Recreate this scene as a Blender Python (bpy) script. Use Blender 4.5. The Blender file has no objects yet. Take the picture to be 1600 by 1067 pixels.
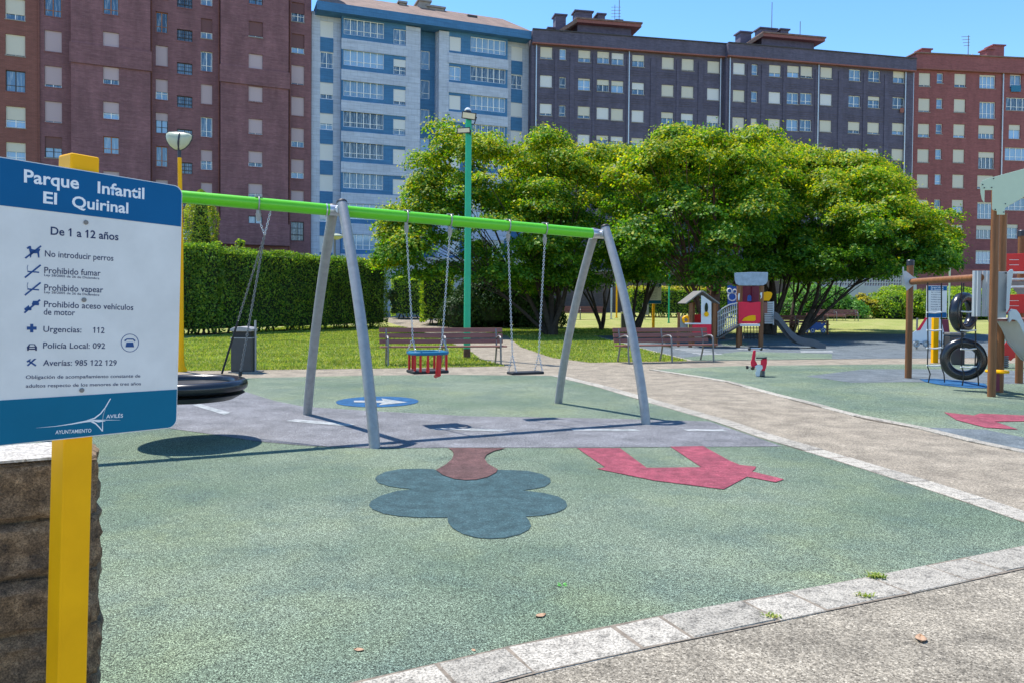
import bpy, bmesh, math, random
import numpy as np
from mathutils import Vector, Matrix, Euler
S = bpy.context.scene
COL = S.collection
R = math.radians
random.seed(5)

# ------------------------------------------------------------------ camera, sky, sun, exposure
FPX = 1200.0; CX = 800.0; CY = 496.0; CAMH = 1.5
PITCH = R(1.2); ROLL = R(0.5)
_f = Vector((0, math.cos(PITCH), -math.sin(PITCH)))
_u0 = Vector((0, math.sin(PITCH), math.cos(PITCH)))
_r0 = Vector((1, 0, 0))
_r = _r0*math.cos(ROLL) + _u0*math.sin(ROLL)
_u = _u0*math.cos(ROLL) - _r0*math.sin(ROLL)
CAM = Vector((0, 0, CAMH))
cd = bpy.data.cameras.new('camera'); cam = bpy.data.objects.new('camera', cd); COL.objects.link(cam)
cam.matrix_world = Matrix(((_r.x, _u.x, -_f.x, 0), (_r.y, _u.y, -_f.y, 0), (_r.z, _u.z, -_f.z, CAMH), (0, 0, 0, 1)))
cd.sensor_width = 36; cd.lens = FPX/1600*36; cd.shift_y = -(533.5-CY)/1600
cd.clip_end = 2000; cd.clip_start = 0.05
S.camera = cam

SUNV = Vector((-0.90, 0.80, 2.55)).normalized()
w = bpy.data.worlds.new("World"); S.world = w; w.use_nodes = True
nt = w.node_tree
sky = nt.nodes.new('ShaderNodeTexSky'); sky.sky_type = 'NISHITA'; sky.sun_disc = False
sky.sun_elevation = math.asin(SUNV.z); sky.sun_rotation = math.atan2(SUNV.x, SUNV.y)
sky.air_density = 1.0; sky.dust_density = 0.0; sky.ozone_density = 3.2
bg = nt.nodes['Background']; bg.inputs['Strength'].default_value = 0.15
hs = nt.nodes.new('ShaderNodeHueSaturation'); hs.inputs['Saturation'].default_value = 1.2; hs.inputs['Value'].default_value = 1.05
nt.links.new(sky.outputs[0], hs.inputs['Color']); nt.links.new(hs.outputs[0], bg.inputs[0])
sl = bpy.data.lights.new('sun', 'SUN'); sl.energy = 4.3; sl.angle = R(0.5); sl.color = (1, 0.95, 0.89)
so = bpy.data.objects.new('sun', sl); COL.objects.link(so)
so.rotation_euler = SUNV.to_track_quat('Z', 'Y').to_euler(); so.location = (-20, 20, 50)
S.view_settings.view_transform = 'Standard'; S.view_settings.look = 'None'
S.view_settings.exposure = 0.74; S.view_settings.gamma = 1

# ------------------------------------------------------------------ geometry of the place
def g(y):                                    # height of the terrain: the lawn rises gently at the back
    t = min(1, max(0, (y-38)/34)); return 0.55*t*t*(3-2*t)
def ray(u, v):
    return (_f + _r*((u-CX)/FPX) - _u*((v-CY)/FPX))
def G(u, v, z=0.0):                          # ground point
    d = ray(u, v); t = 20
    for i in range(40):
        zz = g(t*d.y)+z
        if d.z > -1e-4: t = 90/d.y; break
        t = min(95/d.y, 0.5*t+0.5*(CAMH-zz)/(-d.z))
    p = CAM + d*t; return Vector((p.x, p.y, g(p.y)+z))
def A(u, v, Y):                              # point at distance Y
    d = ray(u, v); return CAM + d*(Y/d.y)
def hz(v, X, Y):                             # height over (X,Y) that appears on row v
    a, b = -5.0, 60.0
    for i in range(50):
        m = (a+b)/2; q = Vector((X, Y, m))-CAM
        vv = CY - FPX*q.dot(_u)/q.dot(_f)
        if vv > v: a = m
        else: b = m
    return (a+b)/2

# ------------------------------------------------------------------ materials
def nodes(name):
    m = bpy.data.materials.new(name); m.use_nodes = True
    return m, m.node_tree, m.node_tree.nodes['Principled BSDF']
def rgb(c): return (c[0], c[1], c[2], 1)
def coordn(t, which='Object'):
    n = t.nodes.new('ShaderNodeTexCoord'); return n.outputs[which]
def noise(t, vec, scale, detail=4, rough=.6):
    n = t.nodes.new('ShaderNodeTexNoise'); n.inputs['Scale'].default_value = scale
    n.inputs['Detail'].default_value = detail; n.inputs['Roughness'].default_value = rough
    t.links.new(vec, n.inputs['Vector']); return n.outputs['Fac']
def ramp(t, fac, stops):
    n = t.nodes.new('ShaderNodeValToRGB'); e = n.color_ramp.elements
    while len(e) < len(stops): e.new(0.5)
    for k, (p, c) in enumerate(stops): e[k].position = p; e[k].color = rgb(c) if not isinstance(c, (int, float)) else (c, c, c, 1)
    t.links.new(fac, n.inputs[0]); return n.outputs[0]
def mixc(t, fac, a, b, mode='MIX'):
    n = t.nodes.new('ShaderNodeMix'); n.data_type = 'RGBA'; n.blend_type = mode
    if isinstance(fac, (int, float)): n.inputs[0].default_value = fac
    else: t.links.new(fac, n.inputs[0])
    for i, x in ((6, a), (7, b)):
        if isinstance(x, tuple): n.inputs[i].default_value = rgb(x)
        else: t.links.new(x, n.inputs[i])
    return n.outputs[2]
def bumpn(t, b, h, strength, dist=.01):
    n = t.nodes.new('ShaderNodeBump'); n.inputs['Strength'].default_value = strength; n.inputs['Distance'].default_value = dist
    t.links.new(h, n.inputs['Height']); t.links.new(n.outputs[0], b.inputs['Normal'])
def scalec(c, k): return tuple(min(1, x*k) for x in c)
def M(name, col, rough=.55, metal=0, var=.18, scale=6, bump=.0, spec=.4, stretch=None):
    m, t, b = nodes(name)
    v = coordn(t)
    if stretch:
        mp = t.nodes.new('ShaderNodeMapping'); mp.inputs['Scale'].default_value = stretch
        t.links.new(v, mp.inputs[0]); v = mp.outputs[0]
    f = noise(t, v, scale)
    c = ramp(t, f, [(.3, scalec(col, 1-var)), (.7, scalec(col, 1+var))])
    t.links.new(c, b.inputs['Base Color'])
    b.inputs['Roughness'].default_value = rough; b.inputs['Metallic'].default_value = metal
    b.inputs['Specular IOR Level'].default_value = spec
    if bump: bumpn(t, b, noise(t, v, scale*6), bump, .01)
    return m
def speckle(name, dark, mid, light, blot=None, gs=190, rough=.85, bl=.55, bsc=.55):
    """granular surface (rubber crumb / exposed aggregate)"""
    m, t, b = nodes(name); v = coordn(t)
    vo = t.nodes.new('ShaderNodeTexVoronoi'); vo.inputs['Scale'].default_value = gs; t.links.new(v, vo.inputs['Vector'])
    sep = t.nodes.new('ShaderNodeSeparateColor'); t.links.new(vo.outputs['Color'], sep.inputs[0])
    c = ramp(t, sep.outputs[0], [(0, dark), (.33, mid), (.7, mid), (1, light)])
    n2 = noise(t, v, gs*.33, 3, .8)
    c = mixc(t, ramp(t, n2, [(.35, .75), (.65, 0.0)]), c, dark)
    if blot:
        f = ramp(t, noise(t, v, bsc, 5, .6), [(.38, 0.0), (.62, bl)])
        c = mixc(t, f, c, blot, 'MULTIPLY')
        f2 = ramp(t, noise(t, v, bsc*4.3, 5, .65), [(.35, .62), (.65, 1.22)])
        c = mixc(t, .8, c, f2, 'MULTIPLY')
    t.links.new(c, b.inputs['Base Color']); b.inputs['Roughness'].default_value = rough
    b.inputs['Specular IOR Level'].default_value = .25
    bumpn(t, b, vo.outputs['Distance'], .5, .003)
    return m
def rubber(name, gs, k=1.0):
    """worn green crumb: mint, yellowish and dark grey-green patches with strong grain"""
    m, t, b = nodes(name); v = coordn(t)
    vo = t.nodes.new('ShaderNodeTexVoronoi'); vo.inputs['Scale'].default_value = gs; t.links.new(v, vo.inputs['Vector'])
    sep = t.nodes.new('ShaderNodeSeparateColor'); t.links.new(vo.outputs['Color'], sep.inputs[0])
    base = mixc(t, ramp(t, noise(t, v, .42, 4, .55), [(.40, 0.), (.60, 1.)]), (.172, .212, .150), (.116, .160, .108))
    base = mixc(t, ramp(t, noise(t, v, .75, 5, .6), [(.50, 0.), (.70, .55)]), base, (.20, .235, .12))
    mp = t.nodes.new('ShaderNodeMapping'); mp.inputs['Location'].default_value = (7, 3, 0); t.links.new(v, mp.inputs[0])
    base = mixc(t, ramp(t, noise(t, mp.outputs[0], 1.1, 6, .7), [(.48, 0.), (.68, .7)]), base, (.085, .125, .105))
    grain = ramp(t, sep.outputs[0], [(0, .2), (.30, .45), (.62, 1.05), (1, 2.5)])
    c = mixc(t, k, base, grain, 'MULTIPLY')
    c = mixc(t, k, c, ramp(t, noise(t, v, gs*.4, 3, .8), [(.36, .3), (.5, 1.0), (.66, 1.4)]), 'MULTIPLY')
    t.links.new(c, b.inputs['Base Color']); b.inputs['Roughness'].default_value = .9; b.inputs['Specular IOR Level'].default_value = .2
    bumpn(t, b, vo.outputs['Distance'], .5, .003); return m
def leafmat(name, c0, c1, c2, trans=.45, tcol=None):
    m = bpy.data.materials.new(name); m.use_nodes = True; t = m.node_tree; t.nodes.clear()
    out = t.nodes.new('ShaderNodeOutputMaterial')
    ge = t.nodes.new('ShaderNodeNewGeometry')
    c = ramp(t, ge.outputs['Random Per Island'], [(0, c0), (.5, c1), (1, c2)])
    v = coordn(t); f = ramp(t, noise(t, v, .9, 3), [(.3, .65), (.7, 1.3)])
    c = mixc(t, 1.0, c, f, 'MULTIPLY')
    d = t.nodes.new('ShaderNodeBsdfDiffuse'); tr = t.nodes.new('ShaderNodeBsdfTranslucent'); gl = t.nodes.new('ShaderNodeBsdfGlossy')
    gl.inputs['Roughness'].default_value = .5; gl.inputs['Color'].default_value = (.8, .85, .8, 1)
    t.links.new(c, d.inputs[0])
    c2_ = mixc(t, 1.0, c, tcol or (1.7, 1.6, .45), 'MULTIPLY'); t.links.new(c2_, tr.inputs[0])
    m1 = t.nodes.new('ShaderNodeMixShader'); m1.inputs[0].default_value = trans
    t.links.new(d.outputs[0], m1.inputs[1]); t.links.new(tr.outputs[0], m1.inputs[2])
    m2 = t.nodes.new('ShaderNodeMixShader'); m2.inputs[0].default_value = .022
    t.links.new(m1.outputs[0], m2.inputs[1]); t.links.new(gl.outputs[0], m2.inputs[2])
    t.links.new(m2.outputs[0], out.inputs[0]); return m
def brick(name, a, b_, mortar, bw=.26, bh=.09, var=.2):
    m, t, b = nodes(name); v = coordn(t)
    sp = t.nodes.new('ShaderNodeSeparateXYZ'); t.links.new(v, sp.inputs[0])
    ad = t.nodes.new('ShaderNodeMath'); ad.operation = 'ADD'; t.links.new(sp.outputs[0], ad.inputs[0]); t.links.new(sp.outputs[1], ad.inputs[1])
    cb = t.nodes.new('ShaderNodeCombineXYZ'); t.links.new(ad.outputs[0], cb.inputs[0]); t.links.new(sp.outputs[2], cb.inputs[1])
    br = t.nodes.new('ShaderNodeTexBrick'); t.links.new(cb.outputs[0], br.inputs['Vector'])
    br.inputs['Scale'].default_value = 1; br.inputs['Brick Width'].default_value = bw; br.inputs['Row Height'].default_value = bh
    br.inputs['Mortar Size'].default_value = .008; br.inputs['Color1'].default_value = rgb(a); br.inputs['Color2'].default_value = rgb(b_); br.inputs['Mortar'].default_value = rgb(mortar)
    mp = t.nodes.new('ShaderNodeMapping'); mp.inputs['Scale'].default_value = (1.2, 1.2, .35); t.links.new(v, mp.inputs[0])
    f = ramp(t, noise(t, mp.outputs[0], .8, 6, .7), [(.3, 1-var), (.7, 1+var)])
    mp2 = t.nodes.new('ShaderNodeMapping'); mp2.inputs['Scale'].default_value = (.6, .6, 9); t.links.new(v, mp2.inputs[0])
    f2 = ramp(t, noise(t, mp2.outputs[0], 1.0, 3, .7), [(.3, .82), (.7, 1.15)])
    c = mixc(t, 1.0, br.outputs[0], f, 'MULTIPLY'); c = mixc(t, 1.0, c, f2, 'MULTIPLY')
    t.links.new(c, b.inputs['Base Color']); b.inputs['Roughness'].default_value = .85; return m

MT = {}
MT['rubber_green'] = rubber('rubber_green', 290)
MT['rubber_green_far'] = rubber('rubber_green_far', 150, .8)
MT['rubber_grey'] = speckle('rubber_grey', (.06, .06, .065), (.245, .245, .255), (.52, .52, .52), (.75, .78, .8), gs=230, bl=.4)
MT['rubber_greyblue'] = speckle('rubber_greyblue', (.07, .085, .095), (.165, .19, .20), (.27, .30, .30), (.8, .85, .85), gs=110, bl=.4)
MT['rubber_teal'] = speckle('rubber_teal', (.02, .045, .05), (.055, .115, .125), (.14, .22, .23), (.6, .7, .7), gs=230, bl=.5, bsc=2)
MT['rubber_brown'] = speckle('rubber_brown', (.06, .03, .028), (.17, .085, .078), (.30, .17, .16), (.6, .7, .7), gs=230, bl=.5, bsc=2)
MT['rubber_pink'] = speckle('rubber_pink', (.16, .025, .04), (.40, .085, .12), (.56, .20, .24), (.6, .66, .66), gs=230, bl=.6, bsc=2.5)
MT['rubber_blue'] = speckle('rubber_blue', (.005, .05, .13), (.02, .125, .29), (.06, .20, .38), (.6, .7, .7), gs=230, bl=.5, bsc=2)
MT['rubber_white'] = speckle('rubber_white', (.22, .23, .23), (.43, .44, .43), (.66, .66, .65), (.6, .7, .7), gs=230, bl=.5, bsc=2.5)
MT['pavement'] = speckle('pavement', (.07, .06, .045), (.40, .35, .265), (.72, .64, .50), (.75, .74, .72), gs=170, bl=.4, bsc=.8)
MT['path'] = speckle('path', (.125, .105, .075), (.385, .33, .25), (.59, .515, .395), (.82, .80, .78), gs=130, bl=.3, bsc=.7)

def kerbmat():
    m, t, b = nodes('kerb_stone'); ge = t.nodes.new('ShaderNodeNewGeometry'); v = coordn(t)
    c = ramp(t, ge.outputs['Random Per Island'], [(0, (.36, .33, .27)), (1, (.52, .475, .39))])
    c = mixc(t, 1, c, ramp(t, noise(t, v, 14, 8, .75), [(.34, .35), (.48, .9), (.7, 1.12)]), 'MULTIPLY')
    c = mixc(t, 1, c, ramp(t, noise(t, v, 90, 3, .8), [(.38, .35), (.55, 1.05)]), 'MULTIPLY')
    t.links.new(c, b.inputs['Base Color']); b.inputs['Roughness'].default_value = .9
    bumpn(t, b, noise(t, v, 40, 6), .6, .01); return m
MT['kerb'] = kerbmat()
def lawnmat():
    m, t, b = nodes('lawn'); v = coordn(t)
    c = ramp(t, noise(t, v, 22, 6, .75), [(.28, (.09, .14, .025)), (.5, (.25, .29, .07)), (.72, (.44, .42, .16))])
    c = mixc(t, ramp(t, noise(t, v, .8, 5, .6), [(.4, 0.0), (.68, .7)]), c, (.42, .38, .16))
    t.links.new(c, b.inputs['Base Color']); b.inputs['Roughness'].default_value = .9; b.inputs['Specular IOR Level'].default_value = .15
    bumpn(t, b, noise(t, v, 40, 5, .8), .7, .05); return m
MT['lawn'] = lawnmat()
MT['grass'] = leafmat('grass_blade', (.09, .17, .02), (.22, .32, .05), (.44, .44, .14), .35)
MT['maple'] = leafmat('maple_leaf', (.035, .13, .016), (.09, .235, .018), (.22, .35, .02), .5, (1.6, 1.65, .35))
MT['maple_yellow'] = leafmat('maple_yellow_leaf', (.22, .36, .015), (.40, .46, .018), (.54, .44, .03), .5, (1.5, 1.45, .4))
MT['maple2'] = leafmat('maple_leaf_dark', (.032, .12, .02), (.08, .22, .02), (.20, .34, .024), .5, (1.5, 1.6, .4))
MT['hedge'] = leafmat('hedge_leaf', (.055, .145, .02), (.105, .225, .026), (.28, .38, .045), .42)
MT['hedge_light'] = leafmat('hedge_light_leaf', (.09, .20, .02), (.19, .34, .03), (.38, .46, .05), .55)
MT['golden'] = leafmat('golden_leaf', (.25, .26, .02), (.45, .40, .03), (.6, .5, .05), .4)
MT['cypress'] = leafmat('cypress_leaf', (.10, .20, .02), (.24, .34, .03), (.50, .50, .04), .5)
MT['soil'] = M('soil', (.20, .165, .125), .95, var=.4, scale=30)
MT['laurel'] = leafmat('laurel_leaf', (.06, .20, .03), (.12, .30, .05), (.24, .42, .10), .3)
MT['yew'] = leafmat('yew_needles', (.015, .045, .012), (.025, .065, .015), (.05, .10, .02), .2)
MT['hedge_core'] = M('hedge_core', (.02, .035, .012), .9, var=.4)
MT['bark'] = M('bark', (.055, .042, .034), .9, var=.35, scale=9, bump=.6)
MT['bark_red'] = M('bark_red', (.12, .06, .04), .9, var=.35, scale=9, bump=.6)
MT['steel'] = M('galvanised_steel', (.34, .335, .33), .5, .35, var=.12, scale=14)
MT['steel_dark'] = M('dark_steel', (.22, .21, .20), .5, .3, var=.1)
MT['steel_light'] = M('zinc', (.55, .56, .58), .35, .7, var=.12, scale=20)
MT['green_paint'] = M('lime_paint', (.13, .58, .008), .30, var=.05, scale=3, spec=.6)
MT['pole_green'] = M('pole_green', (.015, .42, .22), .4, var=.08, scale=3)
MT['yellow'] = M('yellow_paint', (.95, .45, .0), .45, var=.08, scale=5, spec=.2)
MT['black'] = M('black_rubber', (.018, .018, .02), .5, var=.2)
MT['tyre'] = M('disc_rubber', (.012, .014, .02), .25, var=.15, spec=.6)
MT['grey_plastic'] = M('grey_panel', (.36, .38, .38), .45, var=.06)
MT['grey_slide'] = M('slide_grey', (.50, .54, .55), .4, var=.05)
MT['dark_slide'] = M('slide_dark', (.10, .11, .125), .5, var=.08)
MT['red'] = M('red_panel', (.62, .012, .014), .4, var=.06)
MT['crimson'] = M('crimson_panel', (.80, .008, .05), .4, var=.05)
MT['maroon'] = M('maroon_panel', (.16, .012, .04), .45, var=.06)
MT['blue'] = M('blue_panel', (.01, .10, .42), .4, var=.08)
MT['blue_rail'] = M('blue_rail', (.015, .16, .28), .4, var=.08)
MT['white'] = M('white_panel', (.74, .75, .74), .45, var=.04)
MT['sign_white'] = M('sign_white', (.70, .70, .68), .35, var=.07, scale=7)
MT['sign_blue'] = M('sign_blue', (.0, .105, .27), .45, var=.08, scale=3, spec=.15)
MT['sign_teal'] = M('sign_teal', (.0, .135, .24), .45, var=.08, scale=3, spec=.15)
MT['sign_ink'] = M('sign_ink', (.015, .03, .10), .5, var=.05)
MT['sign_ink_blue'] = M('sign_ink_blue', (.006, .06, .22), .5, var=.05)
MT['sign_print'] = M('sign_print', (.80, .82, .84), .4, var=.03)
MT['pale_green'] = M('pale_green_panel', (.52, .62, .46), .45, var=.03)
MT['wood_post'] = M('timber_post', (.22, .088, .03), .55, var=.3, scale=5, stretch=(6, 6, .35))
MT['bench_wood'] = M('bench_slat', (.25, .10, .075), .5, var=.2, scale=5, stretch=(.4, 6, 6))
MT['bin_grey'] = M('bin_grey', (.06, .062, .066), .4, var=.1, metal=.2)
MT['ink_frame'] = M('dark_frame', (.03, .035, .05), .4)
MT['lamp_glass'] = M('opal_glass', (.48, .51, .37), .3, var=.03)
MT['flood_glass'] = M('floodlight_glass', (.72, .64, .46), .25, var=.05)
MT['grey_blue_roof'] = M('blue_grey_plastic', (.30, .38, .46), .35, var=.18, scale=8)
MT['concrete'] = M('concrete', (.30, .28, .26), .85, var=.12, scale=3)
MT['wall_white'] = M('white_render', (.46, .46, .48), .8, var=.06, scale=1)
MT['wall_brown'] = brick('garage_wall', (.11, .075, .07), (.13, .09, .085), (.10, .08, .075))
MT['dry_leaf'] = M('dry_leaf', (.40, .25, .15), .7, var=.3, scale=60)
MT['litter'] = M('green_litter', (.12, .52, .06), .5)
MT['stone_top'] = speckle('wall_stone_top', (.22, .20, .17), (.55, .52, .46), (.75, .72, .66), gs=140)
def stonemat():
    m, t, b = nodes('split_stone'); v = coordn(t)
    c = ramp(t, noise(t, v, 18, 8, .75), [(.3, (.03, .02, .013)), (.5, (.30, .20, .11)), (.72, (.68, .49, .30))])
    c = mixc(t, ramp(t, noise(t, v, 5, 4), [(.45, 0.), (.7, .5)]), c, (.15, .12, .095))
    c = mixc(t, 1., c, ramp(t, noise(t, v, 170, 4, .8), [(.36, .35), (.5, 1.), (.66, 1.7)]), 'MULTIPLY')
    t.links.new(c, b.inputs['Base Color']); b.inputs['Roughness'].default_value = .92
    bumpn(t, b, noise(t, v, 90, 8, .85), 1., .02); return m
MT['split_stone'] = stonemat()
# buildings
MT['brick_brown'] = brick('plum_brick', (.205, .09, .105), (.25, .118, .132), (.165, .095, .10), var=.24)
MT['brick_brown_red'] = brick('russet_brick', (.225, .085, .068), (.255, .10, .082), (.15, .07, .06), var=.12)
MT['brick_dark'] = brick('slate_brick', (.088, .08, .124), (.12, .108, .163), (.08, .075, .105), var=.22)
MT['brick_red'] = brick('red_brick', (.25, .075, .078), (.31, .10, .10), (.20, .10, .09), var=.18)
MT['fascia_red'] = M('red_fascia', (.28, .11, .09), .8)
MT['tile_light'] = brick('pale_cladding', (.46, .51, .62), (.50, .55, .66), (.27, .31, .40), .62, .62, var=.06)
MT['tile_blue'] = brick('blue_cladding', (.055, .18, .36), (.062, .195, .385), (.04, .13, .27), .62, .31, var=.08)
MT['roof_tile'] = brick('roof_tiles', (.20, .13, .10), (.26, .17, .13), (.12, .08, .07), .3, .3, var=.25)
MT['frame_white'] = M('window_frame_white', (.84, .85, .86), .5, var=.03)
MT['frame_dark'] = M('window_frame_dark', (.06, .05, .05), .5)
MT['frame_orange'] = M('window_frame_timber', (.38, .14, .05), .5)
def blindmat(name, c):
    m, t, b = nodes(name); v = coordn(t)
    wv = t.nodes.new('ShaderNodeTexWave'); wv.bands_direction = 'Z'; wv.inputs['Scale'].default_value = 4.5; t.links.new(v, wv.inputs[0])
    cc = ramp(t, wv.outputs[1], [(0, scalec(c, .82)), (.5, c)])
    t.links.new(cc, b.inputs['Base Color']); b.inputs['Roughness'].default_value = .6; return m
MT['blind_mauve'] = blindmat('blind_mauve', (.52, .40, .43))
MT['blind_beige'] = blindmat('blind_beige', (.66, .62, .52))
MT['blind_white'] = blindmat('blind_white', (.72, .72, .72))
MT['blind_red'] = blindmat('blind_brown', (.17, .07, .07))
def glassmat():
    m, t, b = nodes('window_glass'); oi = t.nodes.new('ShaderNodeObjectInfo'); v = coordn(t)
    c = ramp(t, oi.outputs['Random'], [(0, (.012, .018, .03)), (.4, (.05, .11, .20)), (1, (.28, .46, .70))])  # bluer panes have the sky's reflection put into their base colour
    mp = t.nodes.new('ShaderNodeMapping'); mp.inputs['Scale'].default_value = (5, 5, .5); t.links.new(v, mp.inputs[0])
    c = mixc(t, ramp(t, noise(t, mp.outputs[0], 2.2, 3), [(.54, 0.), (.6, .5)]), c, (.42, .48, .54))
    t.links.new(c, b.inputs['Base Color']); b.inputs['Roughness'].default_value = .06
    b.inputs['Specular IOR Level'].default_value = 1.0; b.inputs['Coat Weight'].default_value = .6; b.inputs['Coat Roughness'].default_value = .03
    return m
MT['glass'] = glassmat()

# ------------------------------------------------------------------ mesh helpers
class MB:
    def __init__(s): s.v = []; s.f = []
    def add(s, vs, fs):
        n = len(s.v); s.v += [tuple(x) for x in vs]; s.f += [tuple(n+i for i in f) for f in fs]; return s
    def box(s, c, d, rot=None, taper=1.0):
        c = Vector(c); vs = []
        for z in (-.5, .5):
            k = taper if z > 0 else 1
            for x, y in ((-.5, -.5), (.5, -.5), (.5, .5), (-.5, .5)):
                p = Vector((x*d[0]*k, y*d[1]*k, z*d[2]))
                if rot is not None: p = rot @ p
                vs.append(c+p)
        return s.add(vs, [(3, 2, 1, 0), (4, 5, 6, 7), (0, 1, 5, 4), (1, 2, 6, 5), (2, 3, 7, 6), (3, 0, 4, 7)])
    def box2(s, a, b):
        a = Vector(a); b = Vector(b); return s.box((a+b)/2, [abs(b[i]-a[i]) for i in range(3)])
    def bar(s, p, q, wd, th, up=(0, 0, 1)):
        p = Vector(p); q = Vector(q); d = (q-p); L = d.length; d.normalize()
        up = Vector(up); x = d.cross(up)
        if x.length < 1e-3: x = d.cross(Vector((0, 1, 0)))
        x.normalize(); y = x.cross(d)
        m = Matrix((x, d, y)).transposed()
        return s.box((p+q)/2, (wd, L, th), m)
    def tube(s, pts, r, n=10, cap=True):
        pts = [Vector(p) for p in pts]; N = len(pts)
        if not hasattr(r, '__len__'): r = [r]*N
        vs = []; fs = []; px = None
        for i, p in enumerate(pts):
            d = (pts[min(i+1, N-1)]-pts[max(i-1, 0)]).normalized()
            if px is None:
                a = Vector((0, 0, 1)) if abs(d.z) < .9 else Vector((1, 0, 0)); px = a.cross(d).normalized()
            else:
                px = (px - d*px.dot(d)).normalized()
            py = d.cross(px)
            for k in range(n):
                a = 2*math.pi*k/n; vs.append(p + (px*math.cos(a)+py*math.sin(a))*r[i])
        for i in range(N-1):
            for k in range(n):
                fs.append((i*n+k, i*n+(k+1) % n, (i+1)*n+(k+1) % n, (i+1)*n+k))
        if cap: fs.append(tuple(range(n-1, -1, -1))); fs.append(tuple((N-1)*n+k for k in range(n)))
        return s.add(vs, fs)
    def ring(s, c, nrm, Rr, r, n=20, m=8, sx=1.0):
        c = Vector(c); nrm = Vector(nrm).normalized()
        a = Vector((0, 0, 1)) if abs(nrm.z) < .9 else Vector((1, 0, 0)); x = a.cross(nrm).normalized(); y = nrm.cross(x)
        vs = []; fs = []
        for i in range(n):
            t = 2*math.pi*i/n; d = x*math.cos(t)*sx+y*math.sin(t)
            for k in range(m):
                q = 2*math.pi*k/m; vs.append(c+d*Rr+d.normalized()*r*math.cos(q)+nrm*r*math.sin(q))
        for i in range(n):
            for k in range(m):
                fs.append((i*m+k, ((i+1) % n)*m+k, ((i+1) % n)*m+(k+1) % m, i*m+(k+1) % m))
        return s.add(vs, fs)
    def lathe(s, c, prof, n=20, axis='z'):
        c = Vector(c); vs = []; fs = []
        for (r, h) in prof:
            for k in range(n):
                a = 2*math.pi*k/n; p = (r*math.cos(a), r*math.sin(a), h)
                if axis == 'y': p = (p[0], p[2], p[1])
                if axis == 'x': p = (p[2], p[0], p[1])
                vs.append(c+Vector(p))
        for i in range(len(prof)-1):
            for k in range(n): fs.append((i*n+k, i*n+(k+1) % n, (i+1)*n+(k+1) % n, (i+1)*n+k))
        fs.append(tuple(range(n-1, -1, -1))); fs.append(tuple((len(prof)-1)*n+k for k in range(n)))
        return s.add(vs, fs)
    def prism(s, pts, o, ax, ay, th):
        """outline pts (a,b) in the plane o+a*ax+b*ay, thickness th along ax x ay"""
        o = Vector(o); ax = Vector(ax); ay = Vector(ay); nn = ax.cross(ay).normalized()
        n = len(pts); vs = [o+ax*a+ay*b for a, b in pts]+[o+ax*a+ay*b+nn*th for a, b in pts]
        fs = [tuple(range(n-1, -1, -1)), tuple(range(n, 2*n))]+[(i, (i+1) % n, n+(i+1) % n, n+i) for i in range(n)]
        return s.add(vs, fs)
    def build(s, name, mat, parent=None, smooth=False, bevel=0, seg=2):
        me = bpy.data.meshes.new(name)
        o = ORG.get(parent.name, Vector()) if parent else Vector()
        me.from_pydata([(x[0]-o.x, x[1]-o.y, x[2]-o.z) for x in s.v], [], s.f)
        bm = bmesh.new(); bm.from_mesh(me); bmesh.ops.recalc_face_normals(bm, faces=bm.faces[:]); bm.to_mesh(me); bm.free()
        me.materials.append(MT[mat] if isinstance(mat, str) else mat)
        ob = bpy.data.objects.new(name, me); COL.objects.link(ob)
        if parent: ob.parent = parent; ORG[ob.name] = o
        if smooth:
            for p in me.polygons: p.use_smooth = True
            me.set_sharp_from_angle(angle=R(40))
        if bevel:
            b = ob.modifiers.new('bevel', 'BEVEL'); b.width = bevel; b.segments = seg; b.limit_method = 'ANGLE'; b.angle_limit = R(40)
        return ob
ORG = {}
def tag(o, label=None, cat=None, group=None, kind=None):
    if label: o['label'] = label
    if cat: o['category'] = cat
    if group: o['group'] = group
    if kind: o['kind'] = kind
    return o
def thing(name, label, cat, loc=(0, 0, 0), rz=0, group=None, world=False):
    o = bpy.data.objects.new(name, None); COL.objects.link(o); o.location = loc; o.rotation_euler = (0, 0, rz)
    o.empty_display_size = .2
    if world: ORG[o.name] = Vector(loc)
    return tag(o, label, cat, group)
def copy_tree(o, parent=None):
    c = o.copy(); COL.objects.link(c); c.parent = parent
    for ch in [x for x in list(bpy.data.objects) if x.parent == o]: copy_tree(ch, c)
    return c
def set_struct(o): o['kind'] = 'structure'; return o
def sheet(name, pts, z, mat, px=True):
    bm = bmesh.new()
    P = [G(*p) if px else Vector((p[0], p[1], 0)) for p in pts]
    vs = [bm.verts.new((p.x, p.y, 0)) for p in P]; bm.faces.new(vs)
    bmesh.ops.triangulate(bm, faces=bm.faces[:])
    for Y in range(38, 76, 3):
        geom = bm.verts[:]+bm.edges[:]+bm.faces[:]
        bmesh.ops.bisect_plane(bm, geom=geom, plane_co=(0, Y, 0), plane_no=(0, 1, 0))
    for q in bm.verts: q.co.z = g(q.co.y)+z
    bmesh.ops.recalc_face_normals(bm, faces=bm.faces[:])
    for f in bm.faces:
        if f.normal.z < 0: f.normal_flip()
    me = bpy.data.meshes.new(name); bm.to_mesh(me); bm.free(); me.materials.append(MT[mat])
    o = bpy.data.objects.new(name, me); COL.objects.link(o); return set_struct(o)
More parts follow.
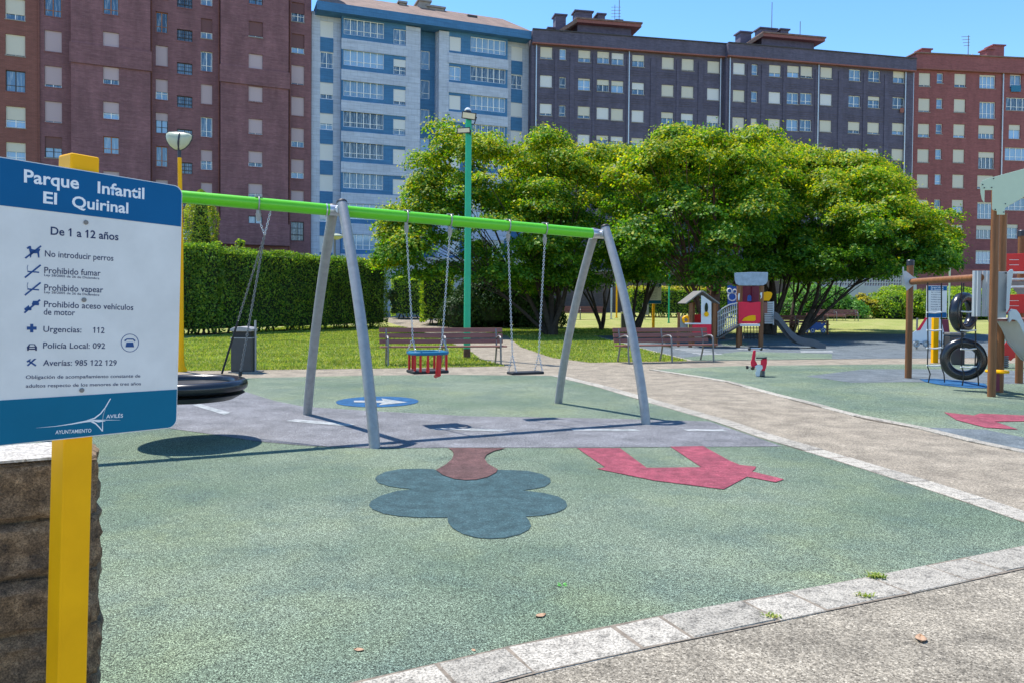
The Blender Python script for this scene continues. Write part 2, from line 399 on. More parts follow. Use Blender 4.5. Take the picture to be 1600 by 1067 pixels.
def leaves(name, C, N, size, mat, parent, asp=.6, seed=1):
    rs = np.random.RandomState(seed); n = len(C)
    C = np.asarray(C, float); N = np.asarray(N, float); N /= (np.linalg.norm(N, axis=1, keepdims=True)+1e-9)
    rd = rs.normal(size=(n, 3)); X = np.cross(N, rd); X /= (np.linalg.norm(X, axis=1, keepdims=True)+1e-9); Y = np.cross(N, X)
    sz = (np.asarray(size)*rs.uniform(.65, 1.3, n))[:, None]
    o = ORG.get(parent.name, Vector()) if parent else Vector()
    C = C-np.array([o.x, o.y, o.z])
    V = np.stack([C-X*sz*.5, C-Y*sz*asp*.5+X*sz*.08+N*sz*.08, C+X*sz*.5, C+Y*sz*asp*.5+X*sz*.08+N*sz*.08], 1).reshape(-1, 3)
    me = bpy.data.meshes.new(name); me.vertices.add(n*4); me.vertices.foreach_set('co', V.ravel())
    me.loops.add(n*4); me.loops.foreach_set('vertex_index', np.arange(n*4)); me.polygons.add(n)
    me.polygons.foreach_set('loop_start', np.arange(n)*4); me.polygons.foreach_set('loop_total', np.full(n, 4))
    me.update(calc_edges=True); me.validate(); me.materials.append(MT[mat])
    ob = bpy.data.objects.new(name, me); COL.objects.link(ob)
    if parent: ob.parent = parent
    return ob

# ------------------------------------------------------------------ the ground
gm = bmesh.new()
ys = [-30, 0, 20]+list(range(38, 76, 3))+[120, 400, 1200]
rows = [[gm.verts.new((x, y, g(y))) for x in (-900, -60, 0, 60, 900)] for y in ys]
for a, b in zip(rows, rows[1:]):
    for k in range(4): gm.faces.new((a[k], a[k+1], b[k+1], b[k]))
me = bpy.data.meshes.new('ground'); gm.to_mesh(me); gm.free(); me.materials.append(MT['path'])
o = bpy.data.objects.new('ground', me); COL.objects.link(o); set_struct(o)

front_in = [(120, 1165), (400, 1106), (567, 1065), (695, 1036), (800, 1011), (901, 990), (1002, 970), (1100, 952), (1230, 927), (1352, 904), (1427, 889), (1536, 867), (1600, 854), (1690, 836)]
right_in = [(1690, 836), (1600, 817), (1540, 796), (1443, 763.5), (1341, 731), (1230, 697), (1184, 683), (1110, 657), (1022, 632), (930, 604), (860, 587)]
sheet('green_rubber_surface', front_in+right_in[1:]+[(700, 585.5), (560, 587), (430, 590), (250, 594), (-300, 605), (-900, 700), (-1200, 1165)], .006, 'rubber_green')
sheet('grey_rubber_band', [(-250, 600), (250, 596), (330, 602), (385, 613), (430, 627), (475, 636), (587, 643), (737, 651), (865, 653), (971, 655), (1108, 659), (1184, 685), (1222, 698), (902, 700), (700, 700), (580, 701), (480, 697), (400, 690), (330, 679), (250, 668), (-250, 668)], .010, 'rubber_grey')
sheet('front_pavement', [(-900, 1400), (120, 1165)]+front_in[1:]+[(1690, 836), (2600, 1130), (2600, 3000), (-900, 3000)], .004, 'pavement')
for q in ([(300, 634), (312, 632), (361, 646), (350, 649)], [(447, 659), (462, 656), (556, 664), (545, 667.5)], [(672, 672), (690, 670), (794, 672.5), (785, 675.5)],
          [(891, 671), (993, 671.5), (1001, 674.5), (896, 674)], [(1068, 671.5), (1128, 672), (1138, 675), (1074, 674.5)]):
    sheet('white_lane_dash', q, .014, 'rubber_white')
def circ(u, v, r, n=36, a0=0, a1=360, sy=1):
    p = G(u, v); return [(p.x+r*math.cos(R(a0+(a1-a0)*k/n)), p.y+sy*r*math.sin(R(a0+(a1-a0)*k/n))) for k in range(n)]
sheet('blue_arrow_roundel', circ(590, 628, .60), .012, 'rubber_blue', px=False)
sheet('white_arrow_mark', [(553, 627), (598, 627), (596, 623.5), (637, 629.5), (592, 634), (597, 630.5), (553, 629.5)], .016, 'rubber_white')
# the tree picture in the rubber
blob = [(740,357),(680,355),(600,357),(540,368),(505,385),(495,398),(510,415),(550,428),(600,436),(655,441),(590,448),(520,468),(480,490),(470,508),(485,525),(530,543),(600,555),(680,560),(797,560),(800,580),(820,605),(860,628),(910,643),(970,649),(1040,645),(1100,630),(1135,612),(1146,595),(1140,575),(1125,556),(1190,552),(1250,540),(1285,525),(1297,510),(1290,490),(1260,472),(1200,457),(1110,446),(1160,440),(1205,430),(1228,412),(1225,395),(1190,377),(1130,364),(1060,361),(1005,360),(960,385),(870,395),(790,380)]
sheet('tree_crown_marking', [(400+.375*a, 600+.375*b) for a, b in blob], .0105, 'rubber_teal')
tp = [(700, 701.5), (791, 701.5), (772, 706), (760, 712), (757, 718), (762, 726), (778, 735)]
tp += [(775, 740), (762, 747), (745, 751), (728, 752), (710, 750), (692, 744), (681, 736), (697, 727), (706, 719), (709, 711), (706, 705)]
sheet('tree_trunk_marking', tp, .016, 'rubber_brown')
pk = [(90, 305), (235, 305), (325, 372), (510, 370), (405, 300), (515, 298), (610, 350), (640, 362), (695, 368), (690, 378), (680, 384), (790, 411), (760, 421), (665, 402), (585, 445), (350, 415), (155, 375), (185, 370)]
sheet('pink_figure_marking', [(860+.4625*a, 560+.4625*b) for a, b in pk], .012, 'rubber_pink')
# right hand area
k2 = [(1022, 577.5), (1137, 595), (1267, 629), (1369, 655), (1443, 668), (1531, 689.5), (1600, 703), (1760, 738)]
sheet('far_green_rubber_surface', k2+[(2000, 730), (2000, 567), (1600, 567.5), (1300, 570), (1140, 572)], .006, 'rubber_green_far')
sheet('grey_corner_patch', [(1443, 668), (1531, 689.5), (1600, 703), (1760, 738), (1760, 690), (1600, 684), (1540, 672)], .010, 'rubber_greyblue')
sheet('grey_middle_patch', [(1260, 588), (1350, 577), (1560, 577), (1700, 590), (1600, 600), (1420, 597), (1330, 598)], .009, 'rubber_greyblue')
sheet('small_pink_marking', [(1475, 645), (1521, 650), (1531, 647), (1600, 650), (1640, 652), (1640, 658), (1600, 659), (1554, 659.5), (1591, 672), (1540, 669), (1494, 657)], .014, 'rubber_pink')
sheet('blue_pool_marking', [(1437, 593), (1460, 592), (1500, 595), (1540, 600), (1545, 607), (1515, 607), (1470, 602), (1445, 597)], .014, 'rubber_blue')
sheet('back_rubber_surface', [(925, 525), (1000, 545), (1075, 564), (1300, 561), (1600, 558.5), (2000, 556), (2000, 523), (1420, 522.5), (1250, 521), (1080, 523)], .006, 'rubber_greyblue')
sheet('back_green_stripe', [(1068, 559), (1160, 549), (1220, 551), (1300, 553), (1300, 561), (1077, 563.5)], .010, 'rubber_green_far')
sheet('back_green_island', [(1124, 534), (1150, 532.5), (1170, 536), (1166, 540), (1130, 540)], .010, 'rubber_green_far')
for k in range(5): sheet('crosswalk_stripe', [(1052+k*9, 545+k*2.1), (1090+k*9, 544.6+k*2.1), (1094+k*9, 545.6+k*2.1), (1056+k*9, 546.2+k*2.1)], .012, 'rubber_white')
for q in ([(1150, 544), (1200, 544), (1204, 546), (1152, 546)], [(1250, 549), (1300, 548.5), (1302, 550.5), (1252, 551)]): sheet('crosswalk_stripe', q, .012, 'rubber_white')
# lawns
L1 = [(-700, 600), (100, 582), (285, 579.5), (430, 577.5), (600, 575.5), (790, 572), (753, 563), (735, 550), (700, 535), (650, 516), (612, 506), (592, 499), (590, 487), (-200, 487), (-900, 490)]
sheet('lawn', L1, .006, 'lawn')
sheet('lawn', [(793, 525), (813, 542), (863, 559), (923, 566.5), (1075, 564), (1000, 545), (925, 525), (1080, 522.8), (1250, 520.8), (1420, 522.3), (2100, 522.8), (2300, 486), (685, 486), (684, 508), (735, 516)], .006, 'lawn')

def stones(name, pts, wd, ln, z, side, label=None, hh=.05, jit=.12):
    P = [G(*p) for p in pts]; mb = MB(); rnd = random.Random(3)
    seg = []; tot = 0
    for off, nm in ((0, 1),):
        sb = MB(); Q = []
        for i, p in enumerate(P):
            d = (P[min(i+1, len(P)-1)]-P[max(i-1, 0)]); d.z = 0; d.normalize(); n = Vector((d.y, -d.x, 0))*side; Q += [p-n*.004, p+n*(wd+wd*.03)]
        sb.add([Vector((q.x, q.y, g(q.y)+.0085)) for q in Q], [(2*i, 2*i+1, 2*i+3, 2*i+2) for i in range(len(P)-1)])
        set_struct(sb.build('kerb_joint', 'soil'))
    for a, b in zip(P, P[1:]): seg.append((tot, a, b, (b-a).length)); tot += (b-a).length
    def at(s):
        for t, a, b, L in seg:
            if s <= t+L or (t, a, b, L) == seg[-1]: return a+(b-a)*((s-t)/L)
    s = 0
    while s < tot-.05:
        L = ln*(1+rnd.uniform(-jit, jit)); e = min(tot, s+L); a = at(s+.002+rnd.uniform(0, .006)); b = at(e-.002-rnd.uniform(0, .006))
        d = (b-a); d.z = 0; d.normalize(); n = Vector((d.y, -d.x, 0))*side
        zz = z+rnd.uniform(-.003, .003); w2 = wd+rnd.uniform(-.008, .008)
        c = .007; j = [rnd.uniform(-.009, .009) for _ in range(8)]
        base = [a+n*(.004+j[0]), b+n*(.004+j[1]), b+n*(w2+j[2]), a+n*(w2+j[3])]
        top = [a+d*c+n*(.004+c+j[4]), b-d*c+n*(.004+c+j[5]), b-d*c+n*(w2-c+j[6]), a+d*c+n*(w2-c+j[7])]
        vs = [Vector((p.x, p.y, g(p.y)-hh)) for p in base]+[Vector((p.x, p.y, g(p.y)+zz-.005)) for p in base]+[Vector((p.x, p.y, g(p.y)+zz)) for p in top]
        fs = [(0, 1, 5, 4), (1, 2, 6, 5), (2, 3, 7, 6), (3, 0, 4, 7), (4, 5, 9, 8), (5, 6, 10, 9), (6, 7, 11, 10), (7, 4, 8, 11), (8, 9, 10, 11)]
        mb.add(vs, fs); s = e
    o = mb.build(name, 'kerb'); return set_struct(o)
stones('kerb', front_in, .255, .42, .011, 1, jit=.4)
stones('kerb', right_in, .24, .50, .012, 1, jit=.25)
stones('kerb', k2, .14, .9, .016, 1)
stones('kerb', [(925, 525), (1000, 545), (1075, 564)], .14, 1.0, .016, -1)

# short grass
rs = np.random.RandomState(4)
def inpoly(x, y, P):
    c = np.zeros(len(x), bool); n = len(P)
    for i in range(n):
        x1, y1 = P[i]; x2, y2 = P[(i+1) % n]
        k = ((y1 > y) != (y2 > y)) & (x < (x2-x1)*(y-y1)/((y2-y1)+1e-12)+x1); c ^= k
    return c
def grass(polys, n, box, name, hgt=.055):
    X = rs.uniform(box[0], box[1], n); Y = box[2]+(box[3]-box[2])*rs.uniform(0, 1, n)**1.6
    keep = np.zeros(n, bool)
    for P in polys: keep |= inpoly(X, Y, [(G(*p).x, G(*p).y) for p in P])
    X = X[keep]; Y = Y[keep]; n = len(X)
    a = rs.uniform(0, 6.28, n); h = hgt*rs.uniform(.4, 1.3, n); wd = .014*(Y/18)
    lean = rs.normal(size=(n, 2))*.5*h[:, None]
    Z = np.array([g(y) for y in Y])
    V = np.zeros((n, 3, 3))
    V[:, 0] = np.stack([X-wd*np.cos(a), Y-wd*np.sin(a), Z], 1); V[:, 1] = np.stack([X+wd*np.cos(a), Y+wd*np.sin(a), Z], 1)
    V[:, 2] = np.stack([X+lean[:, 0], Y+lean[:, 1], Z+h], 1)
    me = bpy.data.meshes.new(name); me.vertices.add(n*3); me.vertices.foreach_set('co', V.ravel())
    me.loops.add(n*3); me.loops.foreach_set('vertex_index', np.arange(n*3)); me.polygons.add(n)
    me.polygons.foreach_set('loop_start', np.arange(n)*3); me.polygons.foreach_set('loop_total', np.full(n, 3)); me.update(calc_edges=True)
    me.materials.append(MT['grass']); o = bpy.data.objects.new(name, me); COL.objects.link(o); o['kind'] = 'stuff'
    return tag(o, 'short mown yellow green grass blades covering the park lawns', 'grass')
L2 = [(793, 525), (813, 542), (863, 559), (923, 566.5), (1075, 564), (1000, 545), (925, 525), (1250, 521), (1250, 500), (735, 500)]
grass([L1, L2], 230000, (-12, 6, 15.5, 42), 'grass')

# ------------------------------------------------------------------ the near information sign
class Plane:
    def __init__(s, o, ax, ay): s.o = Vector(o); s.x = Vector(ax).normalized(); s.y = Vector(ay).normalized(); s.n = s.x.cross(s.y).normalized()
    def loc(s, u, v):
        d = ray(u, v); t = (s.o-CAM).dot(s.n)/d.dot(s.n); p = CAM+d*t-s.o
        return p.dot(s.x), p.dot(s.y)
    def at(s, a, b, h=0): return s.o+s.x*a+s.y*b+s.n*h
def c2w(a, b, c): return (_r*a+_u*b+_f*c)
sx = c2w(.733, -.020, 1).normalized(); sy = c2w(.023, 1, .003); sy = (sy-sx*sy.dot(sx)).normalized()
SP = Plane(A(131, 470, 2.2), sx, sy)
SN = SP.n                                   # faces the viewer
if SN.dot(CAM-SP.o) < 0: raise Exception('sign normal')
sroot = thing('information_sign', 'large blue and white playground rules sign on a yellow square post, in the foreground', 'sign', tuple(SP.o), world=True)
xr, yt = SP.loc(285, 293); xr2, yb = SP.loc(278, 668)
W2 = xr; yb2 = SP.loc(131, 681.5)[1]; yt2 = SP.loc(131, 265.5)[1]; yt = (yt+yt2)/2; yb = (yb+yb2)/2
def rrect(x0, x1, y0, y1, r, n=6, corners=(1, 1, 1, 1)):
    P = []
    for (cx, cy, a, on) in ((x1-r, y1-r, 0, corners[0]), (x0+r, y1-r, 90, corners[1]), (x0+r, y0+r, 180, corners[2]), (x1-r, y0+r, 270, corners[3])):
        if on: P += [(cx+r*math.cos(R(a+90*k/n)), cy+r*math.sin(R(a+90*k/n))) for k in range(n+1)]
        else: P.append((cx+(r if a in (0, 270) else -r), cy+(r if a in (0, 90) else -r)))
    return P
rc = .027
mb = MB(); mb.prism(rrect(-W2, W2, yb, yt, rc), SP.at(0, 0, -.004), SP.x, SP.y, .004)
panel = mb.build('panel', 'sign_white', sroot)
hb = SP.loc(284, 356)[1]; hb = (hb+SP.loc(10, 321)[1])/2
bb = (SP.loc(0, 620)[1]+SP.loc(279, 612)[1])/2
e = .0025
mb = MB(); mb.prism(rrect(-W2+e, W2-e, hb, yt-e, rc, corners=(1, 1, 0, 0)), SP.at(0, 0, .0002), SP.x, SP.y, .0012); mb.build('header_band', 'sign_blue', panel)
mb = MB(); mb.prism(rrect(-W2+e, W2-e, yb+e, bb, rc, corners=(0, 0, 1, 1)), SP.at(0, 0, .0002), SP.x, SP.y, .0012); mb.build('footer_band', 'sign_teal', panel)
mb = MB(); q = .080
# square post behind the panel, closed top
pz0 = (0-SP.o.z)/SP.y.z; ptop = SP.loc(126, 240)[1]-.0
ptop = yt+.047
for (a, b) in ((pz0-.05, ptop),):
    c = SP.at(0, (a+b)/2, -.004-.006-q/2); m = Matrix((SP.x, SP.y, SP.n)).transposed(); mb.box(c, (q, b-a, q), m)
mb.build('post', 'yellow', sroot, bevel=.006, seg=3)
mb = MB()
for yy in (SP.loc(134, 348)[1], SP.loc(131, 469)[1], SP.loc(128, 609)[1]):
    m = Matrix((SP.x, SP.y, SP.n)).transposed(); c = SP.at(SP.loc(131, 469)[0], yy, .0012)
    vs = []
    for (r_, h_) in ((.0065, 0), (.0065, .0015), (.0045, .0025), (.002, .0025)):
        for k in range(14): a = 6.2832*k/14; vs.append(c+SP.x*r_*math.cos(a)+SP.y*r_*math.sin(a)+SP.n*h_)
    fs = [(i*14+k, i*14+(k+1) % 14, (i+1)*14+(k+1) % 14, (i+1)*14+k) for i in range(3) for k in range(14)]+[tuple(42+k for k in range(14))]
    mb = MB(); mb.add(vs, fs); mb.build('bolt', 'steel_dark', panel)

def text_mesh(body, name, mat, parent, pl, ax, by, bx, by2, cap, h=.0012, bold=0.0, th=.0):
    cu = bpy.data.curves.new(name, 'FONT'); cu.body = body; cu.size = 1; cu.offset = bold; cu.extrude = 0; cu.resolution_u = 3
    ob = bpy.data.objects.new('t', cu); COL.objects.link(ob); bpy.context.view_layer.update()
    me = bpy.data.meshes.new_from_object(ob.evaluated_get(bpy.context.evaluated_depsgraph_get()))
    flags = []
    for i, ch in enumerate(body):
        if ch != '1': continue
        cu.body = body[:i+1]; bpy.context.view_layer.update(); m1 = bpy.data.meshes.new_from_object(ob.evaluated_get(bpy.context.evaluated_depsgraph_get()))
        x = max(v.co.x for v in m1.vertices)-.3; bpy.data.meshes.remove(m1)
        flags.append([(x+.25, .682), (x+.19, .682), (x+.04, .545), (x+.04, .445), (x+.205, .575), (x+.25, .60)])
    bpy.data.objects.remove(ob)
    if flags:
        bm = bmesh.new(); bm.from_mesh(me)
        for f in flags: bm.faces.new([bm.verts.new((a, b, 0)) for a, b in f])
        bm.to_mesh(me); bm.free()
    xs = [v.co.x for v in me.vertices]; x0, x1 = min(xs), max(xs)
    W = math.hypot(bx-ax, by2-by); kx = W/(x1-x0); ky = cap/.70
    d = Vector((bx-ax, by2-by, 0)).normalized(); n = Vector((-d.y, d.x, 0))
    o = ORG.get(parent.name, Vector())
    for v in me.vertices:
        q = Vector((ax, by, 0))+d*((v.co.x-x0)*kx)+n*(v.co.y*ky); v.co = pl.at(q.x, q.y, h)-o
    me.materials.append(MT[mat]); ob = bpy.data.objects.new(name, me); COL.objects.link(ob); ob.parent = parent; ORG[ob.name] = o
    return ob
def stext(body, u0, v0, u1, v1, cap, mat='sign_ink', bold=0.008, h=.0006):
    a = SP.loc(u0, v0); b = SP.loc(u1, v1); c = SP.loc(u0, v0-cap)
    text_mesh(body, 'lettering', mat, panel, SP, a[0], a[1], b[0], b[1], abs(c[1]-a[1]), h, bold)
HH = .0018
stext('Parque', 37, 285, 123, 295.8, 20, 'sign_print', .022, HH); stext('Infantil', 152, 302, 225, 311.5, 18, 'sign_print', .022, HH)
stext('El', 67, 317.5, 88.5, 320, 18, 'sign_print', .022, HH); stext('Quirinal', 112, 324, 200, 334, 17.5, 'sign_print', .022, HH)
stext('De 1 a 12 años', 79, 367, 185, 376, 12.5, 'sign_ink', .018)
stext('No introducir perros', 70, 401.2, 177, 408.2, 9.8); stext('Prohibido fumar', 69, 427.3, 157, 431.7, 10)
stext('Ley 28/2005 de 26 de Diciembre', 69, 431.9, 155, 437, 3.6); stext('Prohibido vapear', 69, 454.3, 161, 457.6, 10)
stext('Ley 28/2005 de 26 de Diciembre', 69, 458.5, 155, 463, 3.6)
stext('Prohibido aceso vehículos', 68.5, 480, 208, 485, 9.8); stext('de motor', 68, 492, 117, 493.3, 9.6)
stext('Urgencias:', 67.5, 518.8, 127, 519.8, 9.4); stext('112', 145, 520.3, 163, 520.8, 9.2)
stext('Policía Local: 092', 67, 544.2, 164, 544.6, 9.4); stext('Averías: 985 122 129', 67, 571, 182, 570.6, 9.2)
stext('Obligación de acompañamiento constante de', 40, 591.5, 219, 589.2, 5.6); stext('adultos respecto de los menores de tres años', 40, 605.2, 220, 601.2, 5.4)
stext('AYUNTAMIENTO', 86, 677.6, 142, 674.7, 5.8, 'sign_print', .01, HH); stext('AVILÉS', 165.5, 653, 191.5, 651.5, 5.6, 'sign_print', .01, HH)
def spoly(mb, pts, h=.0006): mb.prism([SP.loc(*p) for p in pts], SP.at(0, 0, h), SP.x, SP.y, .0003)
def stroke(mb, pts, wds, h=.0006):
    P = [Vector(SP.loc(*p)+(0,)) for p in pts]; L = []; Rr = []
    for i, p in enumerate(P):
        d = (P[min(i+1, len(P)-1)]-P[max(i-1, 0)]).normalized(); n = Vector((-d.y, d.x, 0))*wds[i]*.5; L.append(p+n); Rr.append(p-n)
    vs = [SP.at(p.x, p.y, h) for p in L]+[SP.at(p.x, p.y, h) for p in Rr]; n = len(P)
    mb.add(vs, [(i, i+1, n+i+1, n+i) for i in range(n-1)])
def L7(a, b): return (30+a*.1625, 600+b*.1625)
mb = MB(); k = .00145
stroke(mb, [L7(160, 418), L7(350, 402), L7(500, 380), L7(620, 358), L7(700, 345)], [.0003, .0015, .003, .0045, .007], HH)
stroke(mb, [L7(650, 345), L7(720, 326), L7(780, 280), L7(825, 222), L7(855, 170), L7(876, 136)], [.002, .004, .0035, .003, .003, .0025], HH)
stroke(mb, [L7(690, 352), L7(735, 378), L7(770, 415), L7(798, 450)], [.006, .0035, .003, .003], HH)
stroke(mb, [L7(798, 450), L7(799, 350)], [.003, .0015], HH); stroke(mb, [L7(799, 350), L7(806, 290), L7(826, 235)], [.0008, .0008, .0008], HH)
stroke(mb, [L7(700, 343), L7(820, 342), L7(970, 343)], [.002, .0018, .0004], HH)
stroke(mb, [L7(700, 348), L7(760, 354), L7(825, 352)], [.001, .006, .001], HH); mb.build('emblem', 'sign_print', panel)
# pictograms
def px6(a, b): return (30+a*.2062, 370+b*.2062)
mb = MB()
stroke(mb, [px6(45, 165), px6(165, 72)], [.0042, .0042], .0009)
spoly(mb, [px6(*p) for p in [(55, 85), (75, 72), (88, 72), (92, 95), (130, 103), (155, 92), (158, 100), (150, 118), (153, 160), (143, 160), (136, 128), (108, 128), (92, 140), (88, 160), (80, 158), (82, 130), (76, 108), (74, 92), (62, 96)]])
for dy in (0, 133):
    stroke(mb, [px6(42, 312+dy), px6(162, 216+dy)], [.0042, .0042], .0009); stroke(mb, [px6(62, 265+dy), px6(150, 272+dy)], [.0036, .0036])
    stroke(mb, [px6(64, 262+dy), px6(60, 238+dy), px6(66, 215+dy)], [.0012, .0012, .0012])
stroke(mb, [px6(38, 578), px6(157, 480)], [.0045, .0045], .0009)
spoly(mb, [px6(*p) for p in [(95, 510), (105, 488), (140, 488), (150, 505), (148, 522), (98, 520)]]); spoly(mb, [px6(*p) for p in [(38, 545), (60, 530), (70, 520), (78, 538), (95, 548), (88, 560), (60, 560), (42, 560)]])
mb.build('prohibition_pictogram', 'sign_ink_blue', panel)
mb = MB(); spoly(mb, [px6(*p) for p in [(83, 662), (106, 662), (106, 682), (131, 682), (131, 706), (106, 706), (106, 726), (82, 726), (82, 706), (58, 706), (58, 682), (83, 682)]]); mb.build('cross_pictogram', 'sign_ink_blue', panel)
mb = MB(); spoly(mb, [px6(*p) for p in [(58, 832), (66, 826), (74, 812), (118, 812), (126, 826), (134, 832), (133, 862), (122, 862), (120, 854), (72, 854), (70, 862), (60, 862)]])
mb.build('car_pictogram', 'sign_ink', panel)
mb = MB(); spoly(mb, [px6(*p) for p in [(76, 830), (81, 818), (111, 818), (117, 830)]], .0010); spoly(mb, [px6(*p) for p in [(76, 838), (117, 838), (117, 844), (76, 844)]], .0010); mb.build('car_window_pictogram', 'sign_white', panel)
mb = MB(); stroke(mb, [px6(62, 975), px6(118, 925)], [.0042, .0042]); stroke(mb, [px6(70, 938), px6(126, 975)], [.0042, .0042]); stroke(mb, [px6(58, 946), px6(86, 926)], [.0045, .003]); stroke(mb, [px6(108, 932), px6(128, 922)], [.003, .002]); mb.build('tools_pictogram', 'sign_ink_blue', panel)
cp = [px6(838+66*math.cos(R(t)), 804+66*math.sin(R(t))) for t in range(0, 375, 15)]
mb = MB(); stroke(mb, cp, [.0019]*len(cp)); spoly(mb, [px6(*p) for p in [(805, 835), (812, 800), (862, 800), (870, 835)]]); stroke(mb, [px6(798, 790), px6(815, 776), px6(862, 776), px6(878, 790)], [.005, .0035, .0035, .005]); mb.build('telephone_pictogram', 'sign_ink_blue', panel)

# ------------------------------------------------------------------ rough stone wall
wd_ = Vector((math.sin(R(61)), math.cos(R(61)), 0)); wn = Vector((-wd_.y, wd_.x, 0))   # wn points away from viewer
we = A(151, 712, 2.66); ztop = we.z; wroot = thing('stone_wall', 'rough brown split-stone wall with a pale top, behind the yellow post', 'wall', (we.x, we.y, 0), world=True)
rnd = random.Random(8)
zc = ztop; course = 0
zs = [ztop, ztop-.20, ztop-.395, ztop-.585, ztop-.775, 0-.02]
for ci in range(len(zs)-1):
    z1 = zs[ci]-(.010 if ci else 0); z0 = zs[ci+1]+.0
    mb = MB(); s = 0.0; cut = .55 if ci % 2 else .78
    while s > -2.2:
        e_ = s-cut; nx, nz, ny = 26, 11, 10; cut = .75
        # front face, right end face, top face as displaced grids
        def disp(p, n, edge):
            k = min(1, edge/.028); k = math.sqrt(max(0, k))
            from mathutils import noise as N_
            dd = N_.noise(p*9)*.016+N_.noise(p*26)*.008+N_.noise(p*60)*.004
            return p+n*(dd*1.5+.034*k-.028)
        o0 = Vector((we.x, we.y, 0))
        for face in ('f', 'r', 't') if s == 0 else ('f', 't'):
            vs = []; fs = []
            na = nx if face != 'r' else ny
            nb = nz if face != 't' else ny
            for b in range(nb+1):
                for a in range(na+1):
                    fa = a/na; fb = b/nb
                    if face == 'f': p = o0+wd_*(e_+.008+(s-e_-.008)*fa)+Vector((0, 0, z0+(z1-z0)*fb)); n = -wn; ed = min(fa*(s-e_), (1-fa)*(s-e_), fb*(z1-z0), (1-fb)*(z1-z0))
                    elif face == 'r': p = o0+wn*(.32*fa)+wd_*s+Vector((0, 0, z0+(z1-z0)*fb)); n = wd_; ed = min(fa*.32, (1-fa)*.32, fb*(z1-z0), (1-fb)*(z1-z0))
                    else: p = o0+wd_*(e_+(s-e_)*fa)+wn*(.32*fb)+Vector((0, 0, z1)); n = Vector((0, 0, 1)); ed = min(fa*(s-e_), (1-fa)*(s-e_), fb*.32, (1-fb)*.32)
                    if face == 't' and ci: continue
                    vs.append(disp(p, n, ed) if face != 't' else p+n*(-.012+.012*min(1, ed/.02)))
            if not vs: continue
            fs = [(b*(na+1)+a, b*(na+1)+a+1, (b+1)*(na+1)+a+1, (b+1)*(na+1)+a) for b in range(nb) for a in range(na)]
            mb.add(vs, fs)
        s = e_
    mb.build('stone_course', 'split_stone', wroot, smooth=True)
mb = MB(); c = Vector((we.x, we.y, 0))-wd_*1.12+wn*.165; mrot = Matrix((wd_, wn, Vector((0, 0, 1)))).transposed()
mb.box(c+Vector((0, 0, ztop/2-.02)), (2.2, .27, ztop-.02), mrot); mb.build('wall_core', 'split_stone', wroot)
mb = MB(); mb.box(c+Vector((0, 0, ztop+.004)), (2.19, .325, .008), mrot); mb.build('wall_top', 'stone_top', wroot)

# ------------------------------------------------------------------ swing frame
fl = G(480, 648); nl = G(586, 700); fr = G(872, 630); nr = G(1010, 663)
mL = (fl+nl)/2; mR = (fr+nr)/2
zL = hz(327, mL.x, mL.y); zR = hz(368.5, mR.x, mR.y)
ZB = (zL+zR)/2+.0
TL = Vector((mL.x, mL.y, zL-.02)); TR = Vector((mR.x, mR.y, zR+.02))
bd = (TR-TL).normalized(); bp = Vector((-bd.y, bd.x, 0)).normalized()     # bp points away
T0 = TL-bd*3.05
sw = thing('swing_frame', 'long lime green swing beam carried on grey splayed steel legs', 'swing frame', (mL.x, mL.y, 0), world=True)
mb = MB(); mb.tube([T0, TL-bd*.10], .067, 18); mb.tube([TL+bd*.10, TR-bd*.13], .067, 18)
mb.build('beam', 'green_paint', sw, smooth=True)
def leg(top, foot, s):
    P = []; rr = []
    d = foot-top; out = (Vector((d.x, d.y, 0))).normalized()
    st = top+bp*(-s*.0)+Vector((0, 0, .0))
    for k in range(11):
        t = k/10; p = st.lerp(foot, t)+out*(.11*4*t*(1-t)); P.append(p); rr.append(.058)
    P[-1].z -= .03
    return P
for (T, fp, np_) in ((T0, mL-bd*3.05*Vector((1, 1, 0)).length/1.414+(fl-mL), None), ) if False else ():
    pass
bdh = Vector((bd.x, bd.y, 0)).normalized()
for T, ff, nn_ in ((T0, fl-bdh*3.05, nl-bdh*3.05), (TL, fl, nl), (TR, fr, nr)):
    for foot, s in ((ff, 1), (nn_, -1)):
        foot = Vector((foot.x, foot.y, 0))
        o_ = bdh*(.0) + bp*(.075*s)
        top = Vector((T.x, T.y, T.z))+o_+Vector((0, 0, .085 if s < 0 else .05)) - bdh*(.03*s)
        mb = MB(); mb.tube(leg(top, foot, s), .058, 16); lg = mb.build('leg', 'steel', sw, smooth=True)
        mb = MB(); d = (top-foot).normalized(); mb.tube([top-d*.01, top+d*.012, top+d*.026, top+d*.033], [.061, .061, .05, .02], 16); mb.build('end_cap', 'black', lg, smooth=True)
    mb = MB(); mb.tube([T-bdh*.13, T+bdh*.13], .062, 16); mb.tube([T-bdh*.14, T-bdh*.125], .075, 16); mb.tube([T-bp*.12, T+bp*.12], .05, 12)
    mb.build('joint', 'steel_light', sw, smooth=True)

